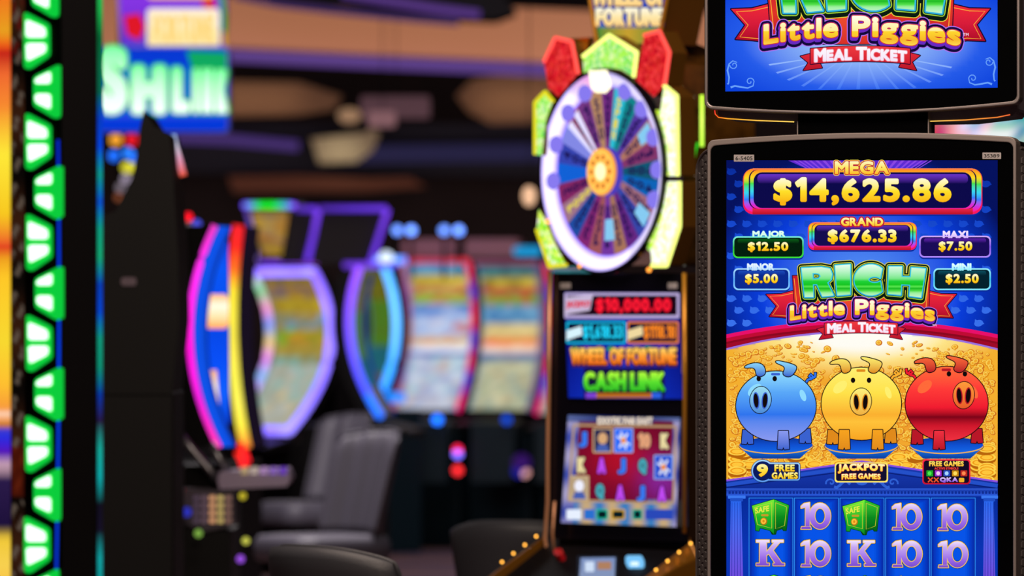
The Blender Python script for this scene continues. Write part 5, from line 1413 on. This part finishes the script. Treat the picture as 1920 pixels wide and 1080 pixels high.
# ------------------------------------------------------------------ overhead signs
OS = thing('overhead_sign', 'big blurred sign of green letters on blue hanging over the left machines', 'sign', (X(300, 28), 28.1, Z(248, 28)))
OF = Frame(300, 620, 28, 0)
mb = MB(); OF.pprism(mb, pbr('sign_blue', '#0a28a0', .4), rrect_pts(20, 86, 429, 249, 10)[::-1], -.25, 0); mb.build('sign_box', OS)
a = Art(OF, .004); a.add(rrect(26, 90, 426, 246, 8), ['#0838d0', '#0840e0', '#0438d8']); a.add(poly([(350, 95), (425, 98), (425, 130), (360, 130)]), '#10a860'); a.add(rrect(178, 210, 426, 222, 3), '#2a48e0'); fa = a.build('sign_face', OS)
for s, b, r_ in (('C', (46, 95, 104, 215), 9), ('A', (108, 95, 172, 215), 8), ('S', (180, 86, 240, 214), 10), ('H', (246, 122, 312, 214), 9), ('L', (322, 126, 356, 212), 7), ('I', (361, 128, 373, 212), 5), ('N', (377, 128, 400, 212), 4.5), ('K', (404, 130, 427, 212), 4.5)):
    a = Art(OF, .008); T = text(s, *b, r_); a.add(fat(T, 4), '#10b858'); a.add(T, ['#70f898', '#c8ffd4', '#f0fff8'], 1.25); a.build('sign_letter', fa)
mb = MB(); OF.pprism(mb, pbr('sign_purple', '#4a20a0', .4), [(226, 90), (215, -80), (418, -80), (424, 20), (421, 92)][::-1], -.2, -.02); mb.build('sign_box', OS)
a = Art(OF, -.016); a.add(poly([(228, 88), (222, -70), (414, -70), (420, 40), (416, 92)]), ['#c02ad0', '#8a38e8', '#7a30d8', '#5a38d0']); a.add(poly([(232, 30), (262, 25), (272, 50), (262, 76), (238, 66)]), '#e01828'); a.add(poly([(378, -20), (400, -20), (404, 20), (380, 12)]), '#d81838'); a.add(stroke([(414, -10), (420, 30), (420, 60)], 8), '#20a838'); a.add(stroke([(420, 60), (421, 90)], 8), '#d0a020')
a.add(rrect(276, 16, 412, 92, 8), ['#fff0e0', '#fff6d8', '#ffeca8', '#ffe8b8'], 1.05); a.add(rrect(276, -60, 400, -2, 8), ['#ff90d0', '#ffc050']); fa = a.build('sign_face', OS)
a = Art(OF, -.010); a.add(text('FORTUNE', 284, 26, 404, 82, 3, sp=.09), '#ffdc88', 1.0); a.build('sign_letter', fa)
mb = MB(); mb.add(*tube_vf([OF.px(320, -80, -.1), (OF.px(320, -80, -.1)[0], 28.1, ZC)], .03, 8), BLACK); mb.build('hanging_rod', OS)
LC = thing('light_cluster', 'small cluster of orange, blue, red and yellow lamps under the green letter sign', 'lights', (X(228, 32), 32, Z(352, 32)))
for x, y, c, st, r_ in ((217, 262, '#f0a030', 1.2, .035), (247, 262, '#e01828', 1.2, .035), (213, 292, '#2070ff', 1.4, .03), (240, 287, '#2a80ff', 1.4, .03), (252, 296, '#2a70ff', 1.2, .026), (238, 314, '#e0d838', 1.2, .03), (252, 315, '#e0d838', 1.0, .026), (236, 335, '#b8a8c0', .9, .025), (226, 352, '#a898a8', .6, .025), (222, 370, '#a05838', .8, .02)):
    sph(Frame(x, y, 32, 0).O, r_, glow(c, st)).build('lamp', LC, smooth=True)
mb = MB(); mb.add(*tube_vf([Frame(232, 380, 32.1, 0).O, (Frame(232, 380, 32.1, 0).O[0], 32.1, ZC)], .03, 8), BLACK); mb.build('lamp_post', LC)

# ------------------------------------------------------------------ chairs
def chair(label, m, loc, rz, grp=None, z_top=.98, wd=.48, ribs=0.0):
    root = thing('casino_chair', label, 'chair', (0, 0, 0), 0, grp)
    f = Frame(960, 620, 1, 0); f.O = Vector((0, 0, 0))
    # backrest: thick, wrapped sheet (front faces -y)
    nx, nz = 28, 14; zb_ = .58; V = []; F = []
    def P(i, j, s):
        a_ = -1 + 2 * i / nx; v = j / nz; zz = zb_ + (z_top - zb_) * v - .038 * (abs(a_) ** 3) * v
        y_ = .20 + .10 * v - .11 * a_ * a_ + (.03 * abs(math.sin(a_ * math.pi * 2.5)) * ribs if s < 0 else 0)
        th = .032 * (1 - .55 * max(0, (v - .85) / .15) ** 2) * (1 - .5 * max(0, (abs(a_) - .88) / .12) ** 2)
        return (a_ * wd / 2 * (1 - .06 * (1 - v)), y_ + s * th, zz)
    for s in (-1, 1):
        for j in range(nz + 1):
            for i in range(nx + 1): V.append(P(i, j, s))
    n1 = (nx + 1) * (nz + 1); id_ = lambda i, j, k: k * n1 + j * (nx + 1) + i
    for j in range(nz):
        for i in range(nx): F += [(id_(i, j, 0), id_(i + 1, j, 0), id_(i + 1, j + 1, 0), id_(i, j + 1, 0)), (id_(i, j, 1), id_(i, j + 1, 1), id_(i + 1, j + 1, 1), id_(i + 1, j, 1))]
    for i in range(nx): F += [(id_(i, 0, 0), id_(i, 0, 1), id_(i + 1, 0, 1), id_(i + 1, 0, 0)), (id_(i, nz, 0), id_(i + 1, nz, 0), id_(i + 1, nz, 1), id_(i, nz, 1))]
    for j in range(nz): F += [(id_(0, j, 0), id_(0, j + 1, 0), id_(0, j + 1, 1), id_(0, j, 1)), (id_(nx, j, 0), id_(nx, j, 1), id_(nx, j + 1, 1), id_(nx, j + 1, 0))]
    mb = MB(); mb.add(V, F, m); mb.build('backrest', root, smooth=True)
    # piping seam around the back's edge
    mb = MB(); pth = [P(0, j, -1) for j in range(nz + 1)] + [P(i, nz, -1) for i in range(1, nx)] + [P(nx, j, -1) for j in range(nz, -1, -1)]
    mb.add(*tube_vf(pth, .006, 6), m); mb.build('piping', root, smooth=True)
    mb = MB(); o = rrect_pts(-.23, -.24, .23, .22, .09, 6); n = len(o); V = []
    for zz, k in ((.47, .94), (.49, 1), (.545, 1), (.57, .93), (.575, .7)): V += [(x * k, y_ * k, zz) for x, y_ in o]
    F = [tuple(range(n))[::-1], tuple(range(4 * n, 5 * n))] + [(l * n + i, l * n + (i + 1) % n, (l + 1) * n + (i + 1) % n, (l + 1) * n + i) for l in range(4) for i in range(n)]
    mb.add(V, F, m); mb.build('seat', root, smooth=True)
    mb = MB(); mb.add(*tube_vf([(0, .12, .46), (0, .24, .50), (0, .262, .62), (0, .27, .68)], .02, 8), BLACK); mb.build('back_bracket', root, smooth=True)
    mb = MB(); mb.add(*tube_vf([(0, 0, .03), (0, 0, .48)], .035, 12), STEEL); mb.build('pedestal', root, smooth=True)
    mb = MB(); mb.add(*tube_vf([(0, 0, 0), (0, 0, .012), (0, 0, .03)], [.25, .24, .06], 24), STEEL); mb.build('base_disc', root, smooth=True)
    root.location = loc; root.rotation_euler = (0, 0, rz); return root


def dup(root, label, loc, rz, m=None):
    r = root.copy(); C.objects.link(r); r.location = loc; r.rotation_euler = (0, 0, rz); r['label'] = label
    for ch in root.children:
        c = ch.copy(); C.objects.link(c); c.parent = r
        if m and ch.name.startswith(('backrest', 'seat', 'piping')): c.data = c.data.copy(); c.data.materials[0] = m
    return r


GRP = 'chairs in front of the machines'
c1 = chair('dark chair seen from behind at the bottom middle, sharpest of the near chairs', LEATHER, (X(742, 14), 14, 0), math.radians(128), GRP)
c2 = dup(c1, 'charcoal chair turned away, tucked against the gold wheel machine', (X(1028, 17.2), 17.2, 0), math.radians(158))
c3 = chair('blurred grey chair with a tall ribbed back, nearer to the camera', LEATHERG, (X(608, 23.5), 23.5, 0), math.radians(-58), GRP, ribs=1)
c4 = dup(c3, 'blurred grey chair farther back, half hidden by the nearer ribbed grey one', (X(578, 28), 28, 0), math.radians(-58))
c1.scale.z = .945; c2.scale.z = .90; c3.scale.z = 1.06; c4.scale.z = 1.06
